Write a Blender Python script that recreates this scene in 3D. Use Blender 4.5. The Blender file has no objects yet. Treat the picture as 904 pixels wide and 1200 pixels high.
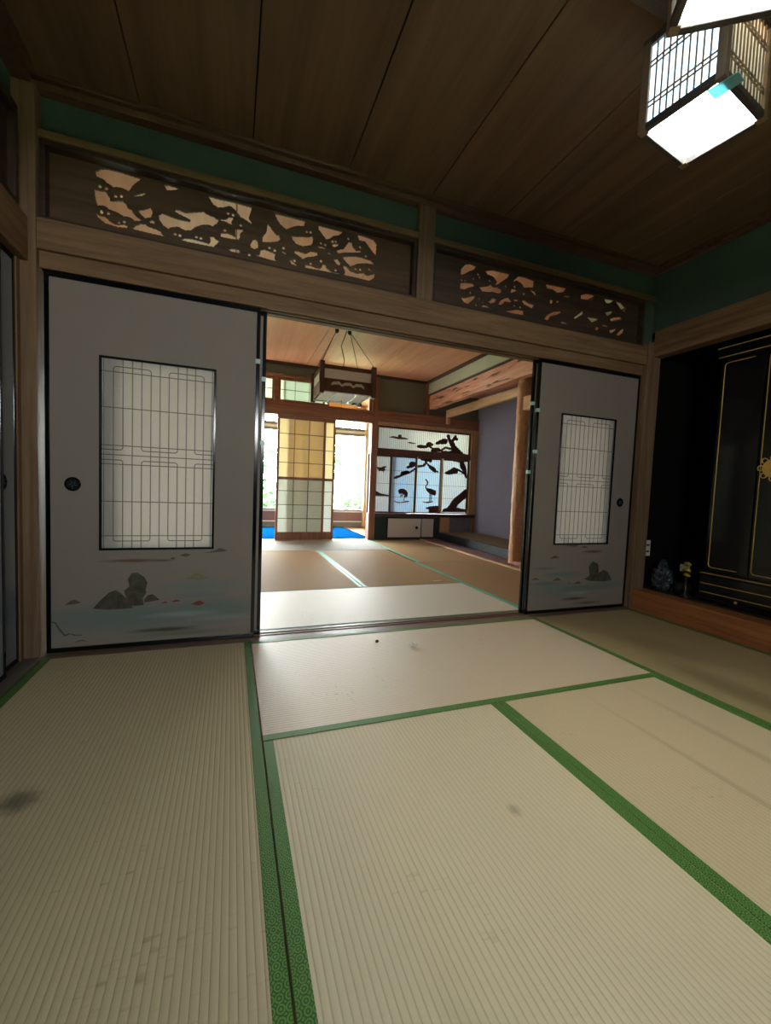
import bpy, bmesh, math, random
from mathutils import Vector, Matrix, noise as mnoise
random.seed(7)
sc = bpy.context.scene
COL = sc.collection

# ------------------------------------------------------------------ camera
cd = bpy.data.cameras.new('camera'); cam = bpy.data.objects.new('camera', cd); COL.objects.link(cam)
cd.sensor_fit = 'VERTICAL'; cd.sensor_height = 36.0; cd.sensor_width = 27.12
cd.lens = 489.98 / 1200 * 36.0
cd.clip_start = 0.05; cd.clip_end = 200
_r = Vector((0.938014, -0.344267, 0.040126)); _d = Vector((0.017357, -0.068969, -0.997468)); _f = Vector((0.346162, 0.936335, -0.058719))
m = Matrix.Identity(4)
for i in range(3):
    m[i][0] = _r[i]; m[i][1] = -_d[i]; m[i][2] = -_f[i]
m[0][3], m[1][3], m[2][3] = 0.0, -2.3508, 0.8493
cam.matrix_world = m
sc.camera = cam

# ------------------------------------------------------------------ world, sun, daylight portals, exposure
SKY = 68.0
w = bpy.data.worlds.new('sky'); sc.world = w; w.use_nodes = True
nt = w.node_tree; nt.nodes.clear()
_o = nt.nodes.new('ShaderNodeOutputWorld'); _b = nt.nodes.new('ShaderNodeBackground')
_t = nt.nodes.new('ShaderNodeTexCoord'); _s = nt.nodes.new('ShaderNodeSeparateXYZ'); _c = nt.nodes.new('ShaderNodeValToRGB')
nt.links.new(_t.outputs['Generated'], _s.inputs[0]); nt.links.new(_s.outputs[2], _c.inputs[0])
_c.color_ramp.elements[0].position = 0.0; _c.color_ramp.elements[0].color = (1.0, 0.98, 0.95, 1)
_c.color_ramp.elements[1].position = 0.8; _c.color_ramp.elements[1].color = (0.86, 0.94, 1.0, 1)
nt.links.new(_c.outputs[0], _b.inputs[0]); _b.inputs[1].default_value = SKY
nt.links.new(_b.outputs[0], _o.inputs[0])

sl = bpy.data.lights.new('sun', 'SUN'); sl.energy = 25.0; sl.angle = math.radians(0.6); sl.color = (1.0, 0.93, 0.82)
so = bpy.data.objects.new('sun', sl); COL.objects.link(so)
so.rotation_euler = Vector((0.30, -0.42, -0.86)).to_track_quat('-Z', 'Y').to_euler()

def portal(name, loc, sx, sy, direction):
    l = bpy.data.lights.new(name, 'AREA'); l.shape = 'RECTANGLE'; l.size = sx; l.size_y = sy
    l.cycles.is_portal = True
    o = bpy.data.objects.new(name, l); COL.objects.link(o); o.location = loc
    o.rotation_euler = Vector(direction).to_track_quat('-Z', 'Z').to_euler()
portal('garden_window_daylight', (0.85, 6.12, 1.25), 3.5, 2.2, (0, -1, 0))
portal('back_window_daylight', (0.3, -4.12, 1.6), 1.3, .45, (0, 1, 0))

sc.view_settings.view_transform = 'Standard'
sc.view_settings.look = 'None'
sc.view_settings.gamma = 1.0
sc.view_settings.use_curve_mapping = False
sc.view_settings.exposure = 0.0
sc.cycles.use_denoising = True
sc.cycles.max_bounces = 10; sc.cycles.diffuse_bounces = 6; sc.cycles.glossy_bounces = 4
sc.cycles.transmission_bounces = 8; sc.cycles.transparent_max_bounces = 12
sc.cycles.sample_clamp_indirect = 8.0

# ------------------------------------------------------------------ traced outlines (metres)
HOLES_L=[[[-0.6206,2.2601],[-0.5981,2.2767],[-0.5664,2.2873],[-0.5112,2.2863],[-0.469,2.2828],[-0.4311,2.2805],[-0.4547,2.2556],[-0.4642,2.2452],[-0.4782,2.2206],[-0.4852,2.2083],[-0.5017,2.2142],[-0.5249,2.2156],[-0.548,2.2093],[-0.5595,2.2163],[-0.5754,2.2221],[-0.5845,2.2323],[-0.5981,2.2361],[-0.6161,2.2387]],[[-0.6251,2.1805],[-0.6116,2.1791],[-0.5845,2.1814],[-0.574,2.1791],[-0.574,2.1689],[-0.5608,2.1571],[-0.5626,2.1453],[-0.541,2.1484],[-0.5108,2.1564],[-0.4958,2.1474],[-0.4911,2.1314],[-0.4741,2.1269],[-0.4622,2.1075],[-0.4406,2.0935],[-0.4253,2.0878],[-0.4587,2.0785],[-0.4777,2.0905],[-0.506,2.0886],[-0.5339,2.0997],[-0.5639,2.1049],[-0.5845,2.1175],[-0.6116,2.1089],[-0.6197,2.1363]],[[-0.6184,2.0781],[-0.6071,2.0672],[-0.5844,2.0688],[-0.573,2.0614],[-0.5606,2.0501],[-0.5338,2.0427],[-0.5058,2.0511],[-0.4861,2.0481],[-0.4927,2.0382],[-0.5291,2.0324],[-0.5799,2.0376],[-0.6108,2.0581]],[[-0.4719,2.0395],[-0.4539,2.0586],[-0.4348,2.0712],[-0.4155,2.0755],[-0.4058,2.0678],[-0.3716,2.0628],[-0.3504,2.0572],[-0.3429,2.044],[-0.3245,2.0365],[-0.4008,2.0366]],[[-0.447,2.1297],[-0.4351,2.1354],[-0.4159,2.143],[-0.3942,2.1591],[-0.3869,2.1451],[-0.3843,2.1325],[-0.3915,2.1122],[-0.4157,2.1008],[-0.4302,2.113]],[[-0.4001,2.0914],[-0.3866,2.1017],[-0.3729,2.0956],[-0.3777,2.0848],[-0.3914,2.0857]],[[-0.463,2.1951],[-0.4212,2.2194],[-0.4125,2.2133],[-0.4307,2.2022],[-0.4592,2.1903]],[[-0.3378,2.2791],[-0.3141,2.2835],[-0.2675,2.2802],[-0.284,2.2693],[-0.3228,2.2555],[-0.3264,2.2647]],[[-0.3574,2.1314],[-0.3548,2.1107],[-0.3373,2.0883],[-0.3158,2.0763],[-0.3024,2.0877],[-0.2873,2.0914],[-0.2756,2.098],[-0.2552,2.0921],[-0.2399,2.0877],[-0.2142,2.0939],[-0.1937,2.1153],[-0.1626,2.1339],[-0.1311,2.1416],[-0.1151,2.1372],[-0.095,2.1561],[-0.0846,2.1754],[-0.1104,2.1856],[-0.1371,2.1899],[-0.1582,2.1983],[-0.1998,2.1849],[-0.2408,2.1718],[-0.2663,2.1788],[-0.2839,2.1742],[-0.2864,2.1655],[-0.2661,2.1583],[-0.2303,2.1483],[-0.2158,2.1438],[-0.2188,2.1359],[-0.2506,2.1335],[-0.281,2.134],[-0.3128,2.1384],[-0.3427,2.1442]],[[-0.1357,2.2795],[-0.0905,2.2777],[-0.0146,2.281],[0.0734,2.2786],[0.0655,2.2481],[0.0576,2.2205],[0.0749,2.2048],[0.0722,2.1956],[0.0449,2.2088],[0.0197,2.2166],[0.0027,2.2349],[-0.0169,2.2524],[-0.0361,2.2586],[-0.063,2.2433],[-0.0898,2.2363],[-0.1113,2.2446],[-0.1303,2.2699]],[[-0.0783,2.1836],[-0.0513,2.1876],[-0.0379,2.2022],[-0.0215,2.2063],[-0.0159,2.1992],[-0.0266,2.1797],[-0.0192,2.1657],[-0.0401,2.1719],[-0.0565,2.1768],[-0.0743,2.1746]],[[-0.0744,2.1136],[-0.0447,2.1207],[-0.0227,2.1175],[-0.0033,2.1108],[-0.0057,2.1498],[0.0308,2.1587],[0.031,2.1485],[0.0157,2.1306],[0.0188,2.1171],[0.0107,2.1021],[-0.0224,2.0972],[-0.0758,2.0959]],[[-0.2623,2.0387],[-0.2395,2.0495],[-0.2086,2.0541],[-0.1773,2.0531],[-0.1404,2.0506],[-0.134,2.0465],[-0.122,2.0616],[-0.126,2.0846],[-0.109,2.0886],[-0.1008,2.0794],[-0.0808,2.0728],[-0.1083,2.0379],[-0.1508,2.0366],[-0.229,2.035]],[[-0.0423,2.0406],[-0.0216,2.0498],[0.0116,2.0517],[0.0218,2.0437],[0.0119,2.0341],[-0.0213,2.034]],[[0.0682,2.0886],[0.0818,2.1165],[0.0947,2.1236],[0.1063,2.1147],[0.1087,2.0818],[0.0901,2.0718],[0.0741,2.0768]],[[0.1548,2.2177],[0.1678,2.2046],[0.1828,2.1879],[0.2038,2.1696],[0.2126,2.1746],[0.2208,2.1531],[0.2075,2.1383],[0.1697,2.1254],[0.1304,2.1174],[0.1298,2.1434],[0.15,2.1742]],[[0.1227,2.0751],[0.1416,2.0834],[0.1826,2.0752],[0.1974,2.0715],[0.192,2.0497],[0.1999,2.0397],[0.2279,2.034],[0.1718,2.0353],[0.1194,2.0396],[0.0907,2.0407],[0.118,2.0503]],[[0.1893,2.2779],[0.2596,2.2793],[0.3503,2.2779],[0.3439,2.2513],[0.3098,2.245],[0.2819,2.2313],[0.2509,2.2114],[0.2193,2.2297],[0.203,2.2494]],[[0.281,2.1849],[0.3043,2.187],[0.3397,2.1954],[0.3684,2.1987],[0.3912,2.2111],[0.3961,2.1961],[0.3931,2.1722],[0.3826,2.1592],[0.3412,2.1441],[0.3054,2.1484],[0.285,2.1679]],[[0.4222,2.2747],[0.4911,2.2738],[0.563,2.2733],[0.5372,2.2485],[0.5073,2.2379],[0.4855,2.2171],[0.4685,2.2109],[0.4494,2.2298],[0.4265,2.2525]],[[0.2972,2.1091],[0.3206,2.1108],[0.3602,2.1092],[0.385,2.1274],[0.42,2.1297],[0.4242,2.1143],[0.4003,2.1034],[0.3643,2.0919],[0.3431,2.0767],[0.3212,2.0894],[0.3011,2.0974]],[[0.4131,2.1634],[0.4425,2.1666],[0.467,2.1651],[0.4635,2.1586],[0.4354,2.1558]],[[0.5028,2.1926],[0.535,2.2022],[0.5413,2.1943],[0.5168,2.1794],[0.5062,2.1819]],[[0.5265,2.1622],[0.5549,2.178],[0.5701,2.1814],[0.5788,2.1957],[0.5992,2.2279],[0.617,2.2284],[0.6218,2.2055],[0.6377,2.1968],[0.6396,2.1892],[0.6723,2.1973],[0.6657,2.1841],[0.6167,2.1731],[0.5707,2.1628],[0.5405,2.151]],[[0.6456,2.2787],[0.6914,2.2786],[0.742,2.2721],[0.763,2.2526],[0.7616,2.1871],[0.7423,2.2035],[0.7173,2.2274],[0.694,2.2514],[0.6585,2.2504]],[[0.5617,2.1362],[0.6021,2.1488],[0.6408,2.1573],[0.6801,2.1587],[0.7282,2.1545],[0.7551,2.147],[0.7435,2.1348],[0.705,2.1339],[0.6501,2.1184],[0.6133,2.0959],[0.5895,2.1111]],[[0.5671,2.0903],[0.5887,2.0913],[0.6127,2.0709],[0.6521,2.0645],[0.6913,2.0763],[0.7156,2.0666],[0.7616,2.0873],[0.7547,2.059],[0.7248,2.0387],[0.6529,2.0419],[0.5766,2.0408],[0.5836,2.059]],[[0.3561,2.0486],[0.3872,2.0518],[0.4241,2.0455],[0.4461,2.0502],[0.4543,2.0733],[0.47,2.0731],[0.4742,2.0576],[0.5048,2.0425],[0.5443,2.042],[0.549,2.0387],[0.4614,2.0384],[0.3601,2.0347]],[[0.5131,2.1111],[0.5363,2.1198],[0.5521,2.103],[0.5489,2.0857],[0.5327,2.0916]],[[0.4782,2.1427],[0.4977,2.1414],[0.4942,2.1342],[0.4821,2.1365]],[[0.2704,2.0545],[0.283,2.0573],[0.3104,2.0402],[0.3071,2.0339],[0.2849,2.0382]],[[0.2309,2.0975],[0.2506,2.0882],[0.2494,2.0803],[0.2346,2.086]]]
DOTS_L=[[-0.6017,2.1971],[-0.5763,2.1954],[-0.5949,2.0831],[-0.5685,2.0847],[-0.5259,2.055],[-0.5035,2.0632],[-0.5387,2.1707],[-0.5155,2.1769],[-0.2845,2.059],[-0.2627,2.0577],[-0.189,2.068],[-0.168,2.0663],[-0.0558,2.1321],[-0.042,2.2196],[-0.0179,2.2173],[0.0204,2.176],[0.0652,2.0374],[-0.2641,2.0584],[0.3604,2.2247],[0.382,2.2278],[0.4405,2.1832],[0.4643,2.1801],[0.5046,2.2073],[0.5233,2.2116],[0.5948,2.2442],[0.6661,2.2142],[0.7019,2.1723],[0.6434,2.0876],[0.6709,2.0905],[0.7262,2.1037],[0.3869,2.0623],[0.4435,2.088],[0.527,2.0565],[0.1663,2.0959],[0.1938,2.0885],[0.2396,2.1112],[0.2993,2.0587]]
HOLES_R=[[[1.3239,2.2304],[1.3553,2.2674],[1.3924,2.2767],[1.4307,2.2721],[1.4206,2.2508],[1.3801,2.2296],[1.3513,2.2089],[1.3236,2.1969]],[[1.4971,2.2573],[1.5627,2.2744],[1.6829,2.2766],[1.6762,2.2554],[1.6301,2.2196],[1.5921,2.189],[1.5803,2.1867],[1.5908,2.2084],[1.5613,2.235],[1.5178,2.239]],[[1.3228,2.1467],[1.3618,2.1577],[1.4145,2.1619],[1.4319,2.1519],[1.4082,2.1408],[1.3786,2.1286],[1.3568,2.1147],[1.3248,2.1116]],[[1.459,2.1483],[1.4917,2.158],[1.5301,2.1688],[1.5448,2.1848],[1.5694,2.1701],[1.6009,2.1763],[1.6279,2.1685],[1.6332,2.1491],[1.6035,2.1368],[1.5636,2.1389],[1.5246,2.1313],[1.4859,2.1271]],[[1.3316,2.0596],[1.3674,2.0632],[1.4042,2.0798],[1.4363,2.0923],[1.4298,2.073],[1.3951,2.0421],[1.3844,2.0305],[1.3555,2.0347]],[[1.5261,2.0716],[1.5514,2.0816],[1.5658,2.104],[1.5965,2.0979],[1.5819,2.0768],[1.5525,2.0648]],[[1.6097,2.0674],[1.624,2.0932],[1.6611,2.1187],[1.6891,2.1273],[1.7135,2.1066],[1.6952,2.0978],[1.6625,2.0984],[1.6321,2.0696]],[[1.7121,2.2329],[1.7569,2.2773],[1.8067,2.2809],[1.8819,2.2739],[1.8811,2.2276],[1.8489,2.2247],[1.8033,2.2123],[1.7849,2.2342],[1.7423,2.249]],[[1.7009,2.1575],[1.707,2.1873],[1.7531,2.1897],[1.731,2.1747],[1.7127,2.1645]],[[1.8471,2.2148],[1.8974,2.2043],[1.9148,2.1797],[1.8947,2.1827],[1.8697,2.1969]],[[1.7238,2.1239],[1.7617,2.1276],[1.7665,2.1178],[1.737,2.1123]],[[1.7904,2.1229],[1.8173,2.1347],[1.8523,2.1209],[1.8935,2.1183],[1.8784,2.0909],[1.8496,2.0993],[1.8127,2.1061]],[[1.6602,2.0368],[1.7069,2.0472],[1.7554,2.0626],[1.8122,2.0661],[1.8142,2.0386],[1.7741,2.035],[1.7078,2.0333]],[[1.4818,2.0309],[1.5065,2.0471],[1.5445,2.0423],[1.5387,2.0347]],[[1.476,2.061],[1.5037,2.0662],[1.498,2.0579]],[[1.9765,2.2723],[2.0483,2.2759],[2.1595,2.2797],[2.1307,2.2476],[2.0798,2.2341],[2.0337,2.2491],[1.9925,2.2446]],[[2.139,2.228],[2.1921,2.2345],[2.1836,2.2211],[2.1446,2.2173]],[[2.0209,2.1765],[2.0496,2.1782],[2.0468,2.1552],[2.0247,2.1511]],[[2.0766,2.1796],[2.1008,2.1842],[2.0974,2.1682],[2.0824,2.1669]],[[2.2869,2.2563],[2.3377,2.2773],[2.411,2.28],[2.3895,2.2374],[2.3313,2.2363],[2.289,2.2321]],[[2.5028,2.2747],[2.5977,2.281],[2.5553,2.2492],[2.5208,2.2489]],[[2.613,2.2761],[2.6698,2.275],[2.7196,2.2427],[2.7065,2.2105],[2.6654,2.2329]],[[1.9853,2.0411],[2.0105,2.073],[2.0621,2.104],[2.1204,2.1181],[2.1305,2.1104],[2.0824,2.085],[2.0367,2.0697],[2.0161,2.0369]],[[2.2372,2.0921],[2.2722,2.1191],[2.3167,2.1533],[2.3184,2.134],[2.2522,2.0887]],[[2.3538,2.1184],[2.4018,2.1229],[2.4608,2.1256],[2.452,2.1103],[2.416,2.0789],[2.3964,2.0931]],[[2.5222,2.1785],[2.5893,2.2021],[2.5903,2.1922],[2.5454,2.1549]],[[2.573,2.1411],[2.6063,2.1585],[2.6669,2.173],[2.6797,2.1532],[2.6093,2.1271],[2.5791,2.1321]],[[2.1251,2.049],[2.1612,2.0515],[2.1987,2.0408],[2.1308,2.0367]],[[2.4363,2.0464],[2.4576,2.0714],[2.4768,2.0646],[2.4655,2.0412]],[[2.5701,2.0607],[2.6144,2.0742],[2.6484,2.0876],[2.6079,2.0528],[2.5821,2.0447]],[[2.6413,2.0386],[2.6785,2.0769],[2.7176,2.0991],[2.7097,2.0693],[2.6714,2.0395]],[[2.4989,2.0937],[2.5575,2.0927],[2.5626,2.0843],[2.5107,2.0787]],[[2.3649,2.0498],[2.3856,2.0555],[2.383,2.0391]]]
DOTS_R=[[1.3336,2.166],[1.3574,2.1689],[1.4165,2.1924],[1.4489,2.2247],[1.4614,2.21],[1.5372,2.2041],[1.3991,2.1025],[1.4657,2.0779],[1.4452,2.0359],[1.6601,2.194],[1.7305,2.2046],[1.7373,2.0842],[1.7832,2.0825],[1.8062,2.1724]]
SHOIN={"cloud":[[[2.3571,1.656],[2.41,1.6755],[2.4391,1.6824],[2.4787,1.6764],[2.5183,1.675],[2.517,1.7022],[2.546,1.7182],[2.5764,1.707],[2.5828,1.6755],[2.638,1.6707],[2.709,1.6579],[2.6793,1.6464],[2.5993,1.6421],[2.5199,1.6387],[2.4405,1.6507]],[[2.6814,1.6006],[2.7315,1.6089],[2.8441,1.5942],[2.8241,1.5853],[2.7428,1.5849]]],"hawk":[[[2.1406,1.1877],[2.1891,1.1723],[2.2567,1.167],[2.2946,1.1872],[2.3332,1.1938],[2.3535,1.1767],[2.315,1.1656],[2.321,1.1386],[2.3362,1.1257],[2.2979,1.1101],[2.3039,1.0831],[2.2834,1.1094],[2.2494,1.1122],[2.2113,1.1012],[2.2195,1.1333],[2.1801,1.1583],[2.1463,1.1655]]],"hill":[[[2.136,0.8011],[2.2046,0.7789],[2.2582,0.751],[2.3326,0.7386],[2.4076,0.726],[2.4514,0.7024],[2.3978,0.7057],[2.3022,0.7078],[2.2075,0.7099],[2.1398,0.7078]]],"cranebent":[[[2.5597,0.8112],[2.5965,0.8376],[2.651,0.8396],[2.7014,0.8162],[2.7312,0.7666],[2.7228,0.7105],[2.6906,0.6944],[2.6623,0.7138],[2.6777,0.7345],[2.644,0.7536],[2.6163,0.7628],[2.5898,0.7468],[2.5728,0.7614],[2.5609,0.7861]],[[2.6175,0.7608],[2.6307,0.7572],[2.6049,0.7019],[2.5961,0.7037]],[[2.6418,0.7535],[2.6552,0.7479],[2.6246,0.7005],[2.6157,0.7043]],[[2.6734,0.709],[2.6856,0.7064],[2.671,0.6432],[2.6622,0.6429]],[[2.4759,0.6329],[2.5192,0.629],[2.563,0.6201],[2.6175,0.6165],[2.6715,0.633],[2.737,0.6449],[2.7708,0.6306],[2.7271,0.6193],[2.6506,0.6102],[2.5856,0.6005],[2.5309,0.6092]]],"branchA":[[[2.4701,1.0076],[2.5011,1.034],[2.5759,1.0525],[2.6174,1.0946],[2.6702,1.1324],[2.7251,1.1301],[2.7478,1.1162],[2.7053,1.0838],[2.6301,1.0551],[2.5451,1.016],[2.492,0.9987]],[[2.7049,1.0939],[2.7586,1.1217],[2.8119,1.1629],[2.8602,1.1978],[2.8718,1.1883],[2.8236,1.1503],[2.7593,1.1066],[2.7163,1.0844]],[[2.6903,1.195],[2.7395,1.2256],[2.7475,1.2724],[2.7874,1.2887],[2.8495,1.2737],[2.8618,1.2324],[2.8218,1.2115],[2.7514,1.1891],[2.7013,1.1771]],[[2.5893,1.0973],[2.6433,1.1231],[2.7035,1.1308],[2.7397,1.1141],[2.7054,1.0901],[2.6251,1.0806]]],"branchB":[[[2.8786,1.2245],[2.9296,1.239],[2.9943,1.2426],[3.0312,1.2859],[3.0419,1.3336],[3.0745,1.3356],[3.0704,1.2882],[3.0212,1.2265],[2.9439,1.2105],[2.8862,1.2015]],[[2.944,1.3394],[3.0144,1.3613],[3.0802,1.3536],[3.1596,1.3466],[3.1485,1.3045],[3.1088,1.3081],[3.0814,1.3301],[3.0033,1.3219]],[[3.0641,1.2819],[3.125,1.2499],[3.206,1.2188],[3.2487,1.1675],[3.2967,1.146],[3.2101,1.1417],[3.1415,1.1857],[3.1065,1.2252]]],"craneup":[[[3.051,1.0246],[3.0781,1.0081],[3.1131,0.968],[3.102,0.926],[3.0773,0.8953],[3.0853,0.8659],[3.1717,0.8572],[3.2532,0.8302],[3.2691,0.7828],[3.2445,0.74],[3.1903,0.7562],[3.136,0.7784],[3.0809,0.8242],[3.0627,0.871],[3.0635,0.9067],[3.0883,0.9373],[3.0868,0.9669],[3.059,0.9954]],[[3.1443,0.7727],[3.1577,0.7695],[3.1601,0.6452],[3.1482,0.6449]],[[3.1712,0.7652],[3.186,0.7621],[3.1878,0.6508],[3.1758,0.6504]],[[3.0115,0.6378],[3.0774,0.6335],[3.2225,0.6493],[3.2101,0.6309],[3.1182,0.6107],[3.0386,0.6206]]],"bush":[[[3.0828,0.5262],[3.161,0.5518],[3.294,0.5667],[3.3377,0.5556],[3.3426,0.4649],[3.1457,0.4615],[3.1634,0.5039]]],"clusterC":[[[3.3986,1.1332],[3.4512,1.1659],[3.5043,1.1927],[3.5704,1.2385],[3.6269,1.2173],[3.6515,1.1517],[3.5628,1.1292],[3.4678,1.1125]],[[3.6059,1.2222],[3.6691,1.2074],[3.7408,1.1745],[3.799,1.1407],[3.8149,1.1108],[3.7276,1.1616],[3.6419,1.1974]]],"trunkLow":[[[3.5496,1.3641],[3.6587,1.3889],[3.77,1.3957],[3.7676,1.3163],[3.7985,1.2692],[3.8196,1.2214],[3.8389,1.0628],[3.8107,1.0616],[3.779,1.1214],[3.7398,1.1928],[3.6951,1.2392],[3.6764,1.3232],[3.6062,1.3373],[3.5581,1.3345]],[[3.8038,0.868],[3.7609,0.8296],[3.7074,0.7848],[3.627,0.7272],[3.5679,0.6706],[3.5238,0.5963],[3.4719,0.5403],[3.4047,0.5207],[3.3803,0.4692],[3.6416,0.4713],[3.6667,0.5689],[3.6831,0.6],[3.7837,0.6801],[3.8382,0.7149],[3.8316,0.8752]],[[3.6346,0.4712],[3.6578,0.5527],[3.7071,0.5476],[3.7357,0.5371],[3.8496,0.5233],[3.8524,0.475]]],"transom":[[[2.8566,1.5436],[2.9003,1.5699],[3.03,1.5676],[3.0406,1.6152],[3.0922,1.6308],[3.1665,1.5951],[3.1086,1.5674],[3.0188,1.5317],[2.9154,1.5244]],[[3.1023,1.561],[3.1899,1.5259],[3.1798,1.517],[3.09,1.5461]],[[3.1982,1.621],[3.2493,1.6602],[3.3537,1.7097],[3.4219,1.6971],[3.4117,1.6367],[3.3585,1.6209],[3.2914,1.6219],[3.2256,1.6053]],[[3.1194,1.4857],[3.1501,1.5291],[3.2287,1.5464],[3.2825,1.5382],[3.298,1.4977],[3.1927,1.4729]],[[3.2844,1.5028],[3.388,1.5754],[3.4976,1.5592],[3.4921,1.5348],[3.3958,1.5557],[3.3117,1.4927]],[[3.4106,1.7796],[3.4511,1.7828],[3.4757,1.7072],[3.5103,1.6979],[3.5478,1.7607],[3.5806,1.7873],[3.5895,1.752],[3.6259,1.7187],[3.5994,1.6987],[3.5573,1.7135],[3.5392,1.6701],[3.5771,1.6068],[3.6493,1.5516],[3.7367,1.4848],[3.801,1.4646],[3.8028,1.4343],[3.6566,1.4251],[3.5435,1.4722],[3.4737,1.4976],[3.5135,1.5183],[3.4959,1.589],[3.458,1.6581],[3.4203,1.7268]],[[3.2993,1.4741],[3.365,1.5023],[3.4327,1.5008],[3.5432,1.4782],[3.5449,1.4482],[3.301,1.4421]]]}
PAINT_L={"rock":[[[-0.2824,0.2058],[-0.2528,0.2437],[-0.2156,0.2816],[-0.1854,0.2935],[-0.1625,0.2745],[-0.1433,0.251],[-0.1317,0.2323],[-0.1122,0.1994],[-0.1623,0.1963],[-0.223,0.1975]],[[-0.1433,0.2555],[-0.1511,0.2874],[-0.1281,0.3088],[-0.1359,0.345],[-0.1167,0.3757],[-0.0935,0.3777],[-0.062,0.3512],[-0.0499,0.3235],[-0.0577,0.2874],[-0.0536,0.2735],[-0.0693,0.2469],[-0.0651,0.2102],[-0.1239,0.2092]],[[-0.0653,0.2376],[-0.0496,0.2596],[-0.0257,0.2647],[0.0067,0.2335],[-0.0613,0.2237]]],"islet":[[[-0.3939,0.2312],[-0.3736,0.2491],[-0.3579,0.2553],[-0.3284,0.2393],[-0.3511,0.233],[-0.3916,0.2299]],[[0.0947,0.4596],[0.1237,0.4702],[0.149,0.4623],[0.1239,0.4516]],[[0.1998,0.4689],[0.2428,0.4776],[0.2687,0.4867],[0.2861,0.496],[0.3262,0.4811],[0.2953,0.4749]],[[0.0497,0.4457],[0.066,0.45],[0.0767,0.4433],[0.062,0.4381]]],"ochre":[[[0.1168,0.338],[0.1502,0.3527],[0.1755,0.3659],[0.2013,0.3556],[0.2361,0.3372],[0.176,0.3282]]],"red":[[[0.152,0.2017],[0.1731,0.2147],[0.1945,0.2201],[0.2189,0.2025],[0.1862,0.193]],[[0.0109,0.2148],[0.0311,0.2247],[0.0435,0.2147]],[[0.0598,0.2212],[0.0804,0.2313],[0.1013,0.2235],[0.0764,0.2175]]],"twig":[[[-0.4474,0.1558],[-0.4298,0.1491],[-0.4166,0.1207],[-0.3945,0.0876],[-0.3787,0.0929],[-0.3742,0.0892],[-0.3855,0.0824],[-0.3967,0.0779],[-0.4224,0.1174],[-0.4342,0.1434],[-0.4474,0.1504]],[[-0.381,0.0875],[-0.3652,0.0889],[-0.3516,0.0828],[-0.3264,0.0817],[-0.3264,0.0778],[-0.3539,0.0785],[-0.3674,0.0842]],[[-0.3585,0.0401],[-0.3425,0.0537],[-0.3242,0.0559],[-0.3011,0.0426],[-0.3242,0.0503],[-0.3416,0.0486]]]}
PAINT_R={"rock":[[[0.0552,0.2319],[0.1021,0.2556],[0.0876,0.3261],[0.1253,0.3633],[0.1768,0.3429],[0.1917,0.2717],[0.2315,0.2963],[0.2752,0.2819],[0.3245,0.2149],[0.24,0.2053],[0.1055,0.2172]]],"islet":[[[-0.2783,0.3911],[-0.2348,0.4146],[-0.1875,0.3953]],[[-0.4295,0.2447],[-0.3941,0.2578],[-0.3561,0.2418]],[[-0.2384,0.231],[-0.1988,0.2516],[-0.1587,0.2315]],[[-0.0462,0.1981],[-0.0004,0.2214],[0.0255,0.2014]],[[-0.102,0.2043],[-0.0868,0.2112],[-0.0734,0.2018]],[[-0.1871,0.4848],[-0.0235,0.4893],[-0.0461,0.4746]],[[0.0024,0.4666],[0.0332,0.4812],[0.0702,0.4657]]]}
TAPE_PTS=[(1.3432, -1.4035), (1.3631, -1.4773), (1.4069, -1.4679), (1.3993, -1.415), (1.3937, -1.3942)]
# ------------------------------------------------------------------ helpers
def lin(h):
    if isinstance(h, str):
        h = [int(h[i:i+2], 16) / 255 for i in (0, 2, 4)]
        return tuple(((c + .055) / 1.055) ** 2.4 if c > .04045 else c / 12.92 for c in h) + (1,)
    return tuple(h) + (1,)

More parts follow.
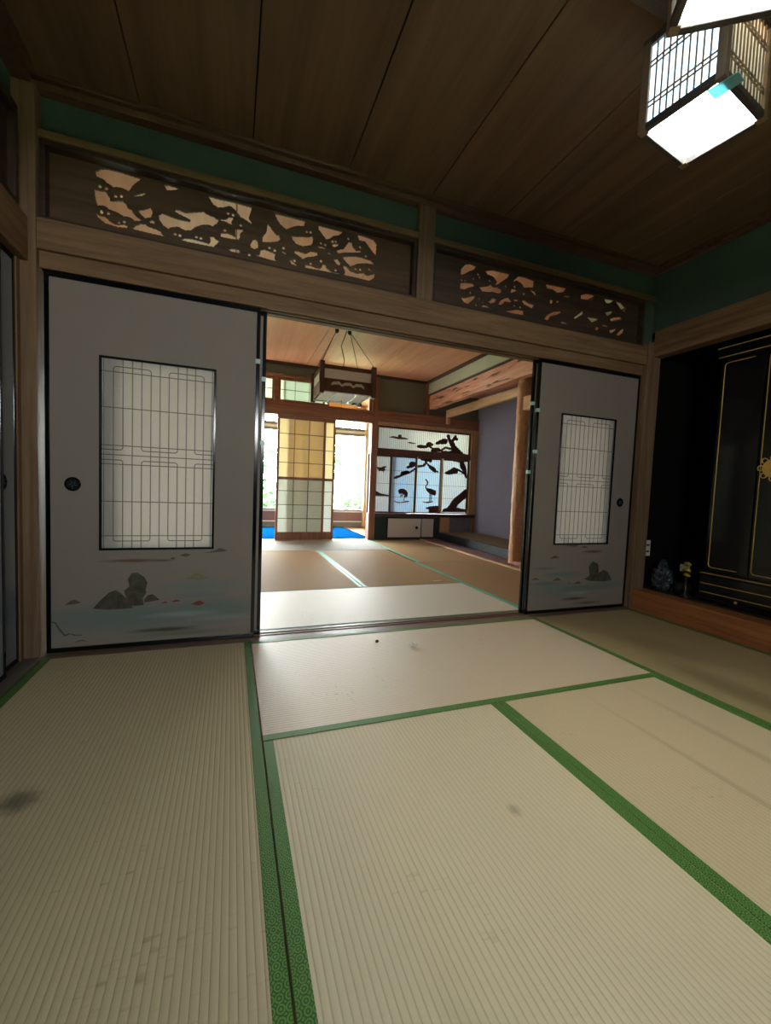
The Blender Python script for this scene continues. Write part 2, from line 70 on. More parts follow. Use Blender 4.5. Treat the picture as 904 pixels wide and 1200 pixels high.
ORI = {}
class MB:
    def __init__(s): s.v = []; s.f = []
    def box(s, x0, x1, y0, y1, z0, z1):
        b = len(s.v)
        s.v += [(x, y, z) for z in (z0, z1) for y in (y0, y1) for x in (x0, x1)]
        s.f += [tuple(b + i for i in q) for q in ((0,2,3,1),(4,5,7,6),(0,1,5,4),(2,6,7,3),(0,4,6,2),(1,3,7,5))]
        return s
    def prism(s, pts, ax, a, b):
        n = len(pts); k = len(s.v)
        def P(p, t): return (p[0], t, p[1]) if ax == 'y' else ((t, p[0], p[1]) if ax == 'x' else (p[0], p[1], t))
        s.v += [P(p, a) for p in pts] + [P(p, b) for p in pts]
        s.f += [tuple(k + i for i in range(n)), tuple(k + n + i for i in reversed(range(n)))]
        s.f += [(k + i, k + n + i, k + n + (i + 1) % n, k + (i + 1) % n) for i in range(n)]
        return s
    def tube(s, pts, r, n=8, closed=False):
        pts = [Vector(p) for p in pts]; k = len(s.v); N = len(pts)
        rr = r if isinstance(r, (list, tuple)) else [r] * N
        up = None
        for i, p in enumerate(pts):
            if closed: t = pts[(i + 1) % N] - pts[i - 1]
            else: t = pts[min(i + 1, N - 1)] - pts[max(i - 1, 0)]
            t.normalize()
            if up is None:
                up = Vector((0, 0, 1)) if abs(t.z) < .9 else Vector((1, 0, 0))
            a = t.cross(up).normalized(); b = a.cross(t).normalized(); up = b
            for j in range(n):
                q = 2 * math.pi * j / n
                s.v.append(tuple(p + (a * math.cos(q) + b * math.sin(q)) * rr[i]))
        for i in range(N if closed else N - 1):
            for j in range(n):
                i2 = (i + 1) % N
                s.f.append((k + i*n + j, k + i*n + (j+1) % n, k + i2*n + (j+1) % n, k + i2*n + j))
        if not closed:
            s.f.append(tuple(k + j for j in reversed(range(n)))); s.f.append(tuple(k + (N-1)*n + j for j in range(n)))
        return s
    def lathe(s, prof, c, ax='z', n=24):
        k = len(s.v); c = Vector(c)
        for r, h in prof:
            for j in range(n):
                q = 2 * math.pi * j / n; u, v = r * math.cos(q), r * math.sin(q)
                s.v.append(tuple(c + Vector((u, v, h) if ax == 'z' else ((u, h, v) if ax == 'y' else (h, u, v)))))
        for i in range(len(prof) - 1):
            for j in range(n):
                s.f.append((k+i*n+j, k+i*n+(j+1) % n, k+(i+1)*n+(j+1) % n, k+(i+1)*n+j))
        s.f.append(tuple(k + j for j in reversed(range(n)))); s.f.append(tuple(k + (len(prof)-1)*n + j for j in range(n)))
        return s
    def mesh(s, name, org=(0, 0, 0)):
        me = bpy.data.meshes.new(name)
        me.from_pydata([(a - org[0], b - org[1], c - org[2]) for a, b, c in s.v], [], s.f)
        bm = bmesh.new(); bm.from_mesh(me); bmesh.ops.recalc_face_normals(bm, faces=bm.faces); bm.to_mesh(me); bm.free()
        me.update(); return me
    def build(s, name, mat, parent=None, bev=0.0, smooth=False, local=False):
        org = (0, 0, 0) if (local or parent is None) else ORI.get(parent.name, (0, 0, 0))
        return link(name, s.mesh(name, org), mat, parent, bev, smooth)

def link(name, me, mat, parent=None, bev=0.0, smooth=False):
    if mat is not None and not me.materials: me.materials.append(mat)
    o = bpy.data.objects.new(name, me); COL.objects.link(o)
    if parent is not None:
        o.parent = parent; ORI[o.name] = ORI.get(parent.name, (0, 0, 0))
    if bev:
        md = o.modifiers.new('bevel', 'BEVEL'); md.width = bev; md.segments = 2; md.limit_method = 'ANGLE'; md.angle_limit = 0.7
    if smooth:
        for p in me.polygons: p.use_smooth = True
    return o

def B(*a): return MB().box(*a)

def thing(name, label, cat, loc=(0, 0, 0), rotz=0.0, group=None):
    o = bpy.data.objects.new(name, None); COL.objects.link(o); o.empty_display_size = .1
    o.location = loc; o.rotation_euler = (0, 0, rotz); o['label'] = label; o['category'] = cat
    if group: o['group'] = group
    ORI[o.name] = loc
    return o
def tag(o, label, cat, group=None, kind=None):
    o['label'] = label; o['category'] = cat
    if group: o['group'] = group
    if kind: o['kind'] = kind
    return o
def struct(name, mb, mat, label=None, cat=None, bev=0.0, parent=None, smooth=False):
    o = mb.build(name, mat, parent, bev, smooth)
    if parent is None:
        o['kind'] = 'structure'
        if label: o['label'] = label
        o['category'] = cat or name.split('_')[0]
    return o
def dup(root, loc, rotz, label, group=None):
    r = root.copy(); COL.objects.link(r); r.location = loc; r.rotation_euler = (0, 0, rotz); r['label'] = label
    if group: r['group'] = group
    ORI[r.name] = loc
    for ch in list(root.children):
        c = ch.copy(); COL.objects.link(c); c.parent = r
        for g in list(ch.children):
            d = g.copy(); COL.objects.link(d); d.parent = c
    return r

# flat board with holes cut through it: outline and holes in (x, z), thickness along y
def in_poly(x, y, P):
    c = False; j = len(P) - 1
    for i in range(len(P)):
        if (P[i][1] > y) != (P[j][1] > y) and x < (P[j][0] - P[i][0]) * (y - P[i][1]) / (P[j][1] - P[i][1]) + P[i][0]: c = not c
        j = i
    return c
def scallop(P, step=.019, amp=.0022):
    area = sum(P[i - 1][0] * P[i][1] - P[i][0] * P[i - 1][1] for i in range(len(P))); sg = 1 if area > 0 else -1
    out = []
    for i in range(len(P)):
        a, b = Vector(P[i - 1]), Vector(P[i]); d = b - a; L = d.length
        if L < 1e-6: continue
        nrm = Vector((-d.y, d.x)) / L * sg; k = max(1, round(L / step))
        for q in range(k):
            for t in ((0, .33, .67) if L > .008 else (0,)):
                u = (q + t) / k; out.append(tuple(a + d * u + nrm * ((amp * math.sin(math.pi * t) if t else 0) - .0016)))
    return out
def holed_board(name, outline, holes, y0, y1, mat, parent):
    from mathutils.geometry import delaunay_2d_cdt
    vs, es = [], []
    for P in [outline] + holes:
        k = len(vs); vs += [Vector(p) for p in P]; es += [(k + i, k + (i + 1) % len(P)) for i in range(len(P))]
    V, E, F = delaunay_2d_cdt(vs, es, [], 0, 1e-6)[:3]
    boxes = [(min(p[0] for p in P), max(p[0] for p in P), min(p[1] for p in P), max(p[1] for p in P), P) for P in holes]
    keep = []
    for f in F:
        cx = sum(V[i].x for i in f) / len(f); cy = sum(V[i].y for i in f) / len(f)
        if in_poly(cx, cy, outline) and not any(b[0] <= cx <= b[1] and b[2] <= cy <= b[3] and in_poly(cx, cy, b[4]) for b in boxes): keep.append(tuple(f))
    mb = MB(); n = len(V); mb.v = [(v.x, y0, v.y) for v in V] + [(v.x, y1, v.y) for v in V]
    cnt = {}
    for f in keep:
        mb.f.append(f); mb.f.append(tuple(n + i for i in reversed(f)))
        for i in range(len(f)):
            e = (f[i], f[(i + 1) % len(f)])
            if (e[1], e[0]) in cnt: cnt.pop((e[1], e[0]))
            else: cnt[e] = 1
    for p, q in cnt: mb.f.append((q, p, n + p, n + q))
    used = sorted({i for f in mb.f for i in f}); ix = {o: k for k, o in enumerate(used)}
    mb.v = [mb.v[i] for i in used]; mb.f = [tuple(ix[i] for i in f) for f in mb.f]
    return mb.build(name, mat, parent)

# ------------------------------------------------------------------ materials
def newmat(name):
    mt = bpy.data.materials.new(name); mt.use_nodes = True
    return mt, mt.node_tree, mt.node_tree.nodes['Principled BSDF'], mt.node_tree.nodes['Material Output']
def N(nt, typ, **kw):
    n = nt.nodes.new(typ)
    for k, v in kw.items(): setattr(n, k, v)
    return n
def plain(name, col, rough=.6, spec=.4, metal=0.0, bump=0.0, bscale=200, var=0.0, vscale=20):
    mt, nt, p, o = newmat(name)
    c = lin(col); p.inputs['Base Color'].default_value = c
    p.inputs['Roughness'].default_value = rough; p.inputs['Specular IOR Level'].default_value = spec; p.inputs['Metallic'].default_value = metal
    if var or bump:
        tc = N(nt, 'ShaderNodeTexCoord')
    if var:
        nz = N(nt, 'ShaderNodeTexNoise'); nz.inputs['Scale'].default_value = vscale; nz.inputs['Detail'].default_value = 5
        nt.links.new(tc.outputs['Object'], nz.inputs['Vector'])
        mx = N(nt, 'ShaderNodeMix', data_type='RGBA'); nt.links.new(nz.outputs['Fac'], mx.inputs[0])
        mx.inputs[6].default_value = tuple(x * (1 - var) for x in c[:3]) + (1,); mx.inputs[7].default_value = tuple(min(1, x * (1 + var)) for x in c[:3]) + (1,)
        nt.links.new(mx.outputs[2], p.inputs['Base Color'])
    if bump:
        nb = N(nt, 'ShaderNodeTexNoise'); nb.inputs['Scale'].default_value = bscale; nb.inputs['Detail'].default_value = 4
        nt.links.new(tc.outputs['Object'], nb.inputs['Vector'])
        bp = N(nt, 'ShaderNodeBump'); bp.inputs['Strength'].default_value = bump; bp.inputs['Distance'].default_value = .004
        nt.links.new(nb.outputs['Fac'], bp.inputs['Height']); nt.links.new(bp.outputs[0], p.inputs['Normal'])
    return mt
def wood(name, c1, c2, ax='x', rough=.5, sc_=14, spec=.4, bump=.15):
    mt, nt, p, o = newmat(name)
    tc = N(nt, 'ShaderNodeTexCoord'); mp = N(nt, 'ShaderNodeMapping')
    s = [sc_, sc_, sc_]; s['xyz'.index(ax)] = sc_ * .055
    mp.inputs['Scale'].default_value = s; nt.links.new(tc.outputs['Object'], mp.inputs[0])
    nz = N(nt, 'ShaderNodeTexNoise'); nz.inputs['Scale'].default_value = 2.2; nz.inputs['Detail'].default_value = 7; nz.inputs['Distortion'].default_value = .6
    nt.links.new(mp.outputs[0], nz.inputs['Vector'])
    n2 = N(nt, 'ShaderNodeTexNoise'); n2.inputs['Scale'].default_value = 14; n2.inputs['Detail'].default_value = 4
    nt.links.new(mp.outputs[0], n2.inputs['Vector'])
    ad = N(nt, 'ShaderNodeMath', operation='MULTIPLY_ADD'); ad.inputs[1].default_value = .35
    nt.links.new(n2.outputs['Fac'], ad.inputs[0]); nt.links.new(nz.outputs['Fac'], ad.inputs[2])
    cr = N(nt, 'ShaderNodeValToRGB'); cr.color_ramp.elements[0].position = .45; cr.color_ramp.elements[1].position = .85
    cr.color_ramp.elements[0].color = lin(c1); cr.color_ramp.elements[1].color = lin(c2)
    nt.links.new(ad.outputs[0], cr.inputs[0]); nt.links.new(cr.outputs[0], p.inputs['Base Color'])
    p.inputs['Roughness'].default_value = rough; p.inputs['Specular IOR Level'].default_value = spec
    bp = N(nt, 'ShaderNodeBump'); bp.inputs['Strength'].default_value = bump; bp.inputs['Distance'].default_value = .003
    nt.links.new(ad.outputs[0], bp.inputs['Height']); nt.links.new(bp.outputs[0], p.inputs['Normal'])
    return mt
def paper(name, col, trans=.6, rough=.8, fibre=.06):
    mt, nt, p, o = newmat(name)
    tc = N(nt, 'ShaderNodeTexCoord'); nz = N(nt, 'ShaderNodeTexNoise'); nz.inputs['Scale'].default_value = 60; nz.inputs['Detail'].default_value = 5
    nt.links.new(tc.outputs['Object'], nz.inputs['Vector'])
    c = lin(col); mx = N(nt, 'ShaderNodeMix', data_type='RGBA'); nt.links.new(nz.outputs['Fac'], mx.inputs[0])
    mx.inputs[6].default_value = tuple(x * (1 - fibre) for x in c[:3]) + (1,); mx.inputs[7].default_value = tuple(min(1, x * (1 + fibre)) for x in c[:3]) + (1,)
    df = N(nt, 'ShaderNodeBsdfDiffuse'); tr = N(nt, 'ShaderNodeBsdfTranslucent'); ms = N(nt, 'ShaderNodeMixShader'); ms.inputs[0].default_value = trans
    nt.links.new(mx.outputs[2], df.inputs[0]); nt.links.new(mx.outputs[2], tr.inputs[0])
    nt.links.new(df.outputs[0], ms.inputs[1]); nt.links.new(tr.outputs[0], ms.inputs[2]); nt.links.new(ms.outputs[0], o.inputs[0])
    return mt
def glass(name, tint=(.95, .98, .98), gloss=.06):
    mt, nt, p, o = newmat(name)
    t = N(nt, 'ShaderNodeBsdfTransparent'); t.inputs[0].default_value = tuple(tint) + (1,)
    g = N(nt, 'ShaderNodeBsdfGlossy'); g.inputs['Roughness'].default_value = .02
    ms = N(nt, 'ShaderNodeMixShader'); ms.inputs[0].default_value = gloss
    nt.links.new(t.outputs[0], ms.inputs[1]); nt.links.new(g.outputs[0], ms.inputs[2]); nt.links.new(ms.outputs[0], o.inputs[0])
    return mt
def glow(name, col, strength):
    mt, nt, p, o = newmat(name)
    c = lin(col); p.inputs['Base Color'].default_value = c; p.inputs['Emission Color'].default_value = c; p.inputs['Emission Strength'].default_value = strength
    p.inputs['Roughness'].default_value = .8
    return mt
def tatami(name, c_hi, c_lo, stains=(), aniso=.6, rough=.5, spec=.3):
    # straw mat: local x is the long side; ribs run along x every 14.8 mm, rush strands run across
    mt, nt, p, o = newmat(name)
    tc = N(nt, 'ShaderNodeTexCoord'); sx = N(nt, 'ShaderNodeSeparateXYZ'); nt.links.new(tc.outputs['Object'], sx.inputs[0])
    mu = N(nt, 'ShaderNodeMath', operation='MULTIPLY'); mu.inputs[1].default_value = math.pi / .0148
    nt.links.new(sx.outputs[1], mu.inputs[0])
    sn = N(nt, 'ShaderNodeMath', operation='SINE'); nt.links.new(mu.outputs[0], sn.inputs[0])
    ab = N(nt, 'ShaderNodeMath', operation='ABSOLUTE'); nt.links.new(sn.outputs[0], ab.inputs[0])
    pw = N(nt, 'ShaderNodeMath', operation='POWER'); pw.inputs[1].default_value = .45; nt.links.new(ab.outputs[0], pw.inputs[0])
    ri = N(nt, 'ShaderNodeMath', operation='DIVIDE'); ri.inputs[1].default_value = .0148; nt.links.new(sx.outputs[1], ri.inputs[0])
    rf = N(nt, 'ShaderNodeMath', operation='FLOOR'); nt.links.new(ri.outputs[0], rf.inputs[0])
    cx = N(nt, 'ShaderNodeCombineXYZ'); nt.links.new(sx.outputs[0], cx.inputs[0]); nt.links.new(rf.outputs[0], cx.inputs[1])
    mp = N(nt, 'ShaderNodeMapping'); mp.inputs['Scale'].default_value = (75, 7.7, 1); nt.links.new(cx.outputs[0], mp.inputs[0])
    ns = N(nt, 'ShaderNodeTexNoise'); ns.inputs['Scale'].default_value = 1.0; ns.inputs['Detail'].default_value = 3; nt.links.new(mp.outputs[0], ns.inputs['Vector'])
    nl = N(nt, 'ShaderNodeTexNoise'); nl.inputs['Scale'].default_value = 2.2; nl.inputs['Detail'].default_value = 6; nt.links.new(tc.outputs['Object'], nl.inputs['Vector'])
    mb = N(nt, 'ShaderNodeMapping'); mb.inputs['Scale'].default_value = (14, 2.0, 1); nt.links.new(tc.outputs['Object'], mb.inputs[0])
    nb = N(nt, 'ShaderNodeTexNoise'); nb.inputs['Scale'].default_value = 1.0; nb.inputs['Detail'].default_value = 4; nt.links.new(mb.outputs[0], nb.inputs['Vector'])
    a1 = N(nt, 'ShaderNodeMath', operation='MULTIPLY_ADD'); a1.inputs[1].default_value = 1.3; nt.links.new(ns.outputs['Fac'], a1.inputs[0]); nt.links.new(nl.outputs['Fac'], a1.inputs[2])
    a2 = N(nt, 'ShaderNodeMath', operation='MULTIPLY_ADD'); a2.inputs[1].default_value = .5; nt.links.new(nb.outputs['Fac'], a2.inputs[0]); nt.links.new(a1.outputs[0], a2.inputs[2])
    cr = N(nt, 'ShaderNodeValToRGB'); cr.color_ramp.elements[0].position = .55; cr.color_ramp.elements[1].position = 1.75
    cr.color_ramp.elements[0].color = lin(c_lo); cr.color_ramp.elements[1].color = lin(c_hi)
    a3 = N(nt, 'ShaderNodeMath', operation='ADD'); a3.inputs[1].default_value = -.12; nt.links.new(a2.outputs[0], a3.inputs[0])
    nt.links.new(a3.outputs[0], cr.inputs[0])
    last = N(nt, 'ShaderNodeMix', data_type='RGBA', blend_type='MULTIPLY'); last.inputs[0].default_value = 1
    gr = N(nt, 'ShaderNodeMapRange'); gr.inputs[1].default_value = 0; gr.inputs[2].default_value = .75; gr.inputs[3].default_value = .70; gr.inputs[4].default_value = 1
    nt.links.new(pw.outputs[0], gr.inputs[0])
    cb = N(nt, 'ShaderNodeCombineColor'); [nt.links.new(gr.outputs[0], cb.inputs[i]) for i in range(3)]
    nt.links.new(cr.outputs[0], last.inputs[6]); nt.links.new(cb.outputs[0], last.inputs[7]); out = last.outputs[2]
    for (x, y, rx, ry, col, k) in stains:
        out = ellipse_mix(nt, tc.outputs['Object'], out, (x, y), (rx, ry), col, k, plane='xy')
    nt.links.new(out, p.inputs['Base Color'])
    p.inputs['Roughness'].default_value = rough; p.inputs['Specular IOR Level'].default_value = spec
    p.inputs['Anisotropic'].default_value = aniso
    tv = N(nt, 'ShaderNodeVectorTransform', vector_type='VECTOR', convert_from='OBJECT', convert_to='WORLD'); tv.inputs[0].default_value = (1, 0, 0)
    nt.links.new(tv.outputs[0], p.inputs['Tangent'])
    hh = N(nt, 'ShaderNodeMath', operation='MULTIPLY_ADD'); hh.inputs[1].default_value = .25; nt.links.new(ns.outputs['Fac'], hh.inputs[0]); nt.links.new(pw.outputs[0], hh.inputs[2])
    bp = N(nt, 'ShaderNodeBump'); bp.inputs['Strength'].default_value = .55; bp.inputs['Distance'].default_value = .0022
    nt.links.new(hh.outputs[0], bp.inputs['Height']); nt.links.new(bp.outputs[0], p.inputs['Normal'])
    return mt
def ellipse_mix(nt, vec, base, c, r, col, k, plane='xz', soft=1.0):
    mp = N(nt, 'ShaderNodeMapping', vector_type='POINT')
    i, j = 'xyz'.index(plane[0]), 'xyz'.index(plane[1])
    s = [0, 0, 0]; l = [0, 0, 0]; s[i] = 1 / r[0]; s[j] = 1 / r[1]; l[i] = -c[0] / r[0]; l[j] = -c[1] / r[1]
    mp.inputs['Scale'].default_value = s; mp.inputs['Location'].default_value = l
    nt.links.new(vec, mp.inputs[0])
    nz = N(nt, 'ShaderNodeTexNoise'); nz.inputs['Scale'].default_value = 2.0; nz.inputs['Detail'].default_value = 3; nt.links.new(mp.outputs[0], nz.inputs['Vector'])
    ln = N(nt, 'ShaderNodeVectorMath', operation='LENGTH'); nt.links.new(mp.outputs[0], ln.inputs[0])
    ad = N(nt, 'ShaderNodeMath', operation='MULTIPLY_ADD'); ad.inputs[1].default_value = .7; nt.links.new(nz.outputs['Fac'], ad.inputs[0]); nt.links.new(ln.outputs['Value'], ad.inputs[2])
    mr = N(nt, 'ShaderNodeMapRange', interpolation_type='SMOOTHSTEP'); mr.inputs[1].default_value = .5; mr.inputs[2].default_value = 1.45; mr.inputs[3].default_value = k; mr.inputs[4].default_value = 0
    nt.links.new(ad.outputs[0], mr.inputs[0])
    mx = N(nt, 'ShaderNodeMix', data_type='RGBA'); nt.links.new(mr.outputs[0], mx.inputs[0]); nt.links.new(base, mx.inputs[6]); mx.inputs[7].default_value = lin(col)
    return mx.outputs[2]
def fusuma_paper(name, col, washes):
    mt, nt, p, o = newmat(name)
    tc = N(nt, 'ShaderNodeTexCoord'); nz = N(nt, 'ShaderNodeTexNoise'); nz.inputs['Scale'].default_value = 5; nz.inputs['Detail'].default_value = 6
    nt.links.new(tc.outputs['Object'], nz.inputs['Vector'])
    c = lin(col); mx = N(nt, 'ShaderNodeMix', data_type='RGBA'); nt.links.new(nz.outputs['Fac'], mx.inputs[0])
    mx.inputs[6].default_value = tuple(x * .94 for x in c[:3]) + (1,); mx.inputs[7].default_value = tuple(x * 1.04 for x in c[:3]) + (1,)
    out = mx.outputs[2]
    for cc, rr, cl, k in washes: out = ellipse_mix(nt, tc.outputs['Object'], out, cc, rr, cl, k)
    nt.links.new(out, p.inputs['Base Color']); p.inputs['Roughness'].default_value = .6; p.inputs['Specular IOR Level'].default_value = .25
    return mt
def green_heri(name, c1, c2):
    # woven border with a small repeating medallion
    mt, nt, p, o = newmat(name)
    tc = N(nt, 'ShaderNodeTexCoord'); mp = N(nt, 'ShaderNodeMapping'); mp.inputs['Scale'].default_value = (62, 62, 0)
    nt.links.new(tc.outputs['Object'], mp.inputs[0])
    vo = N(nt, 'ShaderNodeTexVoronoi'); vo.inputs['Randomness'].default_value = .12; vo.inputs['Scale'].default_value = 1.0; nt.links.new(mp.outputs[0], vo.inputs['Vector'])
    wv = N(nt, 'ShaderNodeMath', operation='MULTIPLY'); wv.inputs[1].default_value = 21; nt.links.new(vo.outputs['Distance'], wv.inputs[0])
    sn = N(nt, 'ShaderNodeMath', operation='SINE'); nt.links.new(wv.outputs[0], sn.inputs[0])
    cr = N(nt, 'ShaderNodeValToRGB'); cr.color_ramp.elements[0].position = .0; cr.color_ramp.elements[1].position = .8
    mr = N(nt, 'ShaderNodeMapRange'); mr.inputs[1].default_value = -1; mr.inputs[2].default_value = 1; nt.links.new(sn.outputs[0], mr.inputs[0])
    cr.color_ramp.elements[0].color = lin(c1); cr.color_ramp.elements[1].color = lin(c2)
    nt.links.new(mr.outputs[0], cr.inputs[0]); nt.links.new(cr.outputs[0], p.inputs['Base Color']); p.inputs['Roughness'].default_value = .55; p.inputs['Specular IOR Level'].default_value = .35
    return mt

M = {}
M['lacquer'] = plain('black_lacquer', '06090c', .14, .5)
M['near_wood_x'] = wood('aged_beam_wood_x', '644a33', '836749', 'x', .6, 14, .2)
M['near_wood_y'] = wood('aged_beam_wood_y', '644a33', '836749', 'y', .6, 14, .2)
M['near_wood_z'] = wood('aged_post_wood_z', '644c37', '80674e', 'z', .6, 14, .2)
M['dark_wood_x'] = wood('dark_frame_wood_x', '2e2118', '46342a', 'x', .45)
M['dark_wood_z'] = wood('dark_frame_wood_z', '2e2118', '46342a', 'z', .45)
M['carved'] = wood('carved_board_wood', '43321f', '614930', 'x', .55, 10)
M['carved_dark'] = wood('carved_board_wood_dark', '3a2c22', '523f31', 'x', .55, 10)
M['ceiling'] = wood('brown_ceiling_board', '674f3a', '80644a', 'y', .55, 4, .3, .2)
M['groove'] = plain('ceiling_gap', '15100c', .9)
M['green'] = plain('green_sand_plaster', '48594d', .95, .1, bump=.6, bscale=400, var=.12, vscale=60)
M['far_wood_x'] = wood('reddish_wood_x', '80543f', '9f7058', 'x', .45)
M['far_wood_z'] = wood('reddish_wood_z', '80543f', '9f7058', 'z', .45)
M['pale_wood_y'] = wood('pale_wood_y', 'b98f68', 'd3ac84', 'y', .5)
M['pale_wood_z'] = wood('pale_wood_z', 'b08560', 'cfa680', 'z', .5)
M['far_ceiling'] = wood('orange_ceiling_board', 'd3936e', 'e8ae8c', 'y', .5, 3, .3, .1)
M['grey_green'] = plain('grey_green_plaster', '7d8070', .95, .1, bump=.5, bscale=300, var=.08, vscale=40)
M['pale_green'] = plain('pale_green_plaster', 'b9bda6', .95, .1, bump=.5, bscale=300, var=.05, vscale=40)
M['purple'] = plain('purple_grey_sand_plaster', '8c8a9c', .95, .1, bump=1.0, bscale=140, var=.8, vscale=80)
M['plain_wall'] = plain('beige_plaster', '9a9682', .95, .1, bump=.4, bscale=300, var=.05)
M['shoji_paper'] = paper('white_shoji_paper', 'eceee6', .35)
M['shoji_tan'] = paper('yellowed_shoji_paper', 'f6ebd2', .45)
M['lantern_paper'] = paper('lantern_paper', 'f4f6f6', .3)
M['pane_paper'] = paper('fusuma_window_paper', 'f3f0ec', .78, fibre=.03)
M['glass'] = glass('window_glass')
M['alu'] = plain('dull_sash_metal', '6b625a', .45, .5)
M['dark_red'] = plain('brick_red_panel', '7a5650', .55, .3, var=.06)
M['tarp'] = plain('blue_plastic_sheet', '073f72', 1.0, .0, bump=.3, bscale=30)
M['gold'] = plain('gilt', 'e0b45c', .35, .5, metal=.55)
M['white_plastic'] = plain('white_plastic', 'cfccbd', .4)
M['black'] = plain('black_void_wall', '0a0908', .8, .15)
M['earth'] = plain('garden_ground', '8f9a72', .95, .1, var=.3, vscale=2)
# ------------------------------------------------------------------ setting: near room
struct('floor', B(-.97, 4.1, -4.1, 6.1, -.16, -.05), plain('sub_floor', '4a3d30', .8), 'dark subfloor under all the tatami mats', 'floor')
sill = MB().box(-.82, 2.875, -.06, 0.0, -.05, .0).box(-.82, 2.875, .0, .024, -.05, -.004).box(-.82, 2.875, .024, .036, -.05, .0).box(-.82, 2.875, .036, .06, -.05, -.004).box(-.82, 2.875, .06, .10, -.05, .0)
struct('trim_1', sill, wood('sill_wood', '5d4636', '7d6350', 'x', .42, 14, .25), 'grooved wooden floor sill under the fusuma doors', 'sill')
kam = MB().box(-.82, 2.875, -.012, 0.0, 1.762, 1.834).box(-.82, 2.875, .0, .024, 1.778, 1.834).box(-.82, 2.875, .024, .036, 1.762, 1.834).box(-.82, 2.875, .036, .06, 1.778, 1.834).box(-.82, 2.875, .06, .10, 1.762, 1.834)
struct('trim_2', kam, M['near_wood_x'], 'grooved head track over the fusuma doors', 'beam')
struct('trim_3', B(-.82, 2.875, -.036, .07, 1.834, 1.966), M['near_wood_x'], 'long brown beam running above the fusuma doors', 'beam', .004)
struct('trim_4', B(-.94, -.818, -.045, .10, -.05, 2.52), M['near_wood_z'], 'brown corner pillar left of the fusuma doors', 'pillar', .004)
struct('trim_5', B(2.872, 3.0, -.05, .10, -.05, 2.0), M['near_wood_z'], 'brown corner pillar right of the fusuma doors', 'pillar', .004)
struct('trim_6', B(1.0, 1.105, -.022, .07, 1.962, 2.505), M['near_wood_z'], 'short post between the two carved transoms', 'post', .003)
rail = MB().box(-.82, 1.0, -.016, .07, 2.314, 2.348).box(1.105, 2.96, -.016, .07, 2.314, 2.348)
struct('trim_7', rail, M['near_wood_x'], 'thin rail above the carved transoms', 'rail', .002)
struct('wall_front', MB().box(-.96, 2.99, .02, .06, 2.348, 2.56).box(-.96, -.818, .0, .06, 1.96, 2.35).box(2.868, 2.99, .0, .06, 1.962, 2.35), M['green'], 'green sand plaster band above the transoms', 'wall')
# cornice all round, two steps
cor = MB().box(-.9, 2.96, -.03, .03, 2.503, 2.532).box(-.9, 2.96, -.055, .03, 2.532, 2.552).box(2.925, 2.97, -4.0, -.03, 2.503, 2.532).box(2.90, 2.97, -4.0, -.03, 2.532, 2.552) \
    .box(-.9, -.83, -4.0, -.03, 2.503, 2.532).box(-.9, -.805, -4.0, -.03, 2.532, 2.552)
struct('trim_8', cor, wood('cornice_wood', '4c3527', '6a4c38', 'x', .45), 'stepped dark wooden cornice under the brown ceiling', 'cornice', .003)
cl = MB()
xs = [-.95] + [.07 + .495 * k for k in range(-1, 7)]
for a, b in zip(xs[:-1], xs[1:]): cl.box(a + .003, b - .003, -4.0, .0, 2.55, 2.565)
struct('ceiling', cl, M['ceiling'], 'dark brown boarded ceiling of the front room', 'ceiling', .0015)
struct('trim_9', B(-1.0, 4.2, -4.2, .06, 2.568, 2.64), M['groove'], 'dark void above the ceiling boards', 'void')
# left closet wall
struct('trim_10', B(-.96, -.845, -4.0, -.045, 1.765, 1.95), M['near_wood_y'], 'brown beam above the left closet doors', 'beam', .004)
struct('trim_11', MB().box(-.98, -.80, -4.0, -.02, -.05, .004), wood('closet_sill_wood', '49423c', '5d554c', 'y', .4), 'dark sill below the left closet doors', 'sill', .003)
struct('trim_12', B(-.99, -.875, -.075, -.04, .0, 1.77), M['near_wood_z'], 'narrow jamb beside the left closet doors', 'jamb')
struct('wall_left', MB().box(-1.04, -.90, -4.0, .0, 1.94, 2.56).box(-1.04, -.94, -4.0, .0, -.05, 1.80), M['green'], 'green plaster wall above the left closet', 'wall')
struct('trim_13', MB().box(-.90, -.858, -4.0, -.09, 2.318, 2.36).box(-.90, -.858, -4.0, -.09, 1.95, 1.985).box(-.90, -.858, -.118, -.09, 1.985, 2.318), M['dark_wood_z'], 'dark frame of the panel above the left closet', 'frame', .003)
struct('trim_14', B(-.905, -.885, -4.0, -.118, 1.985, 2.318), M['carved_dark'], 'plain brown panel above the left closet', 'panel')
# right wall with the altar recess
struct('trim_15', B(2.925, 3.02, -4.0, -.045, 1.895, 2.083), M['near_wood_y'], 'brown beam above the altar recess', 'beam', .004)
struct('wall_right', MB().box(2.955, 3.05, -4.0, .03, 2.083, 2.56).box(2.955, 3.05, -4.0, -2.0, -.05, 2.09), M['green'], 'green plaster wall above the altar recess', 'wall')
struct('trim_16', B(2.882, 3.02, -4.0, -.05, -.05, .150), wood('orange_kerb_wood', '7c4a28', 'a8693c', 'y', .4), 'reddish wooden step board below the altar recess', 'step', .006)
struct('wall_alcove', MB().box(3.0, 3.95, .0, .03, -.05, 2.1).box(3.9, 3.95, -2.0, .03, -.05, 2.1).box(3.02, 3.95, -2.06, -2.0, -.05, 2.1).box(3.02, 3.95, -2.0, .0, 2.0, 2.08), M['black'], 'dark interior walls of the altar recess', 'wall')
struct('trim_17', B(3.02, 3.9, -2.0, .0, -.05, .152), wood('recess_floor_wood', '2b2019', '3c2c20', 'y', .35), 'dark floor board of the altar recess', 'board')
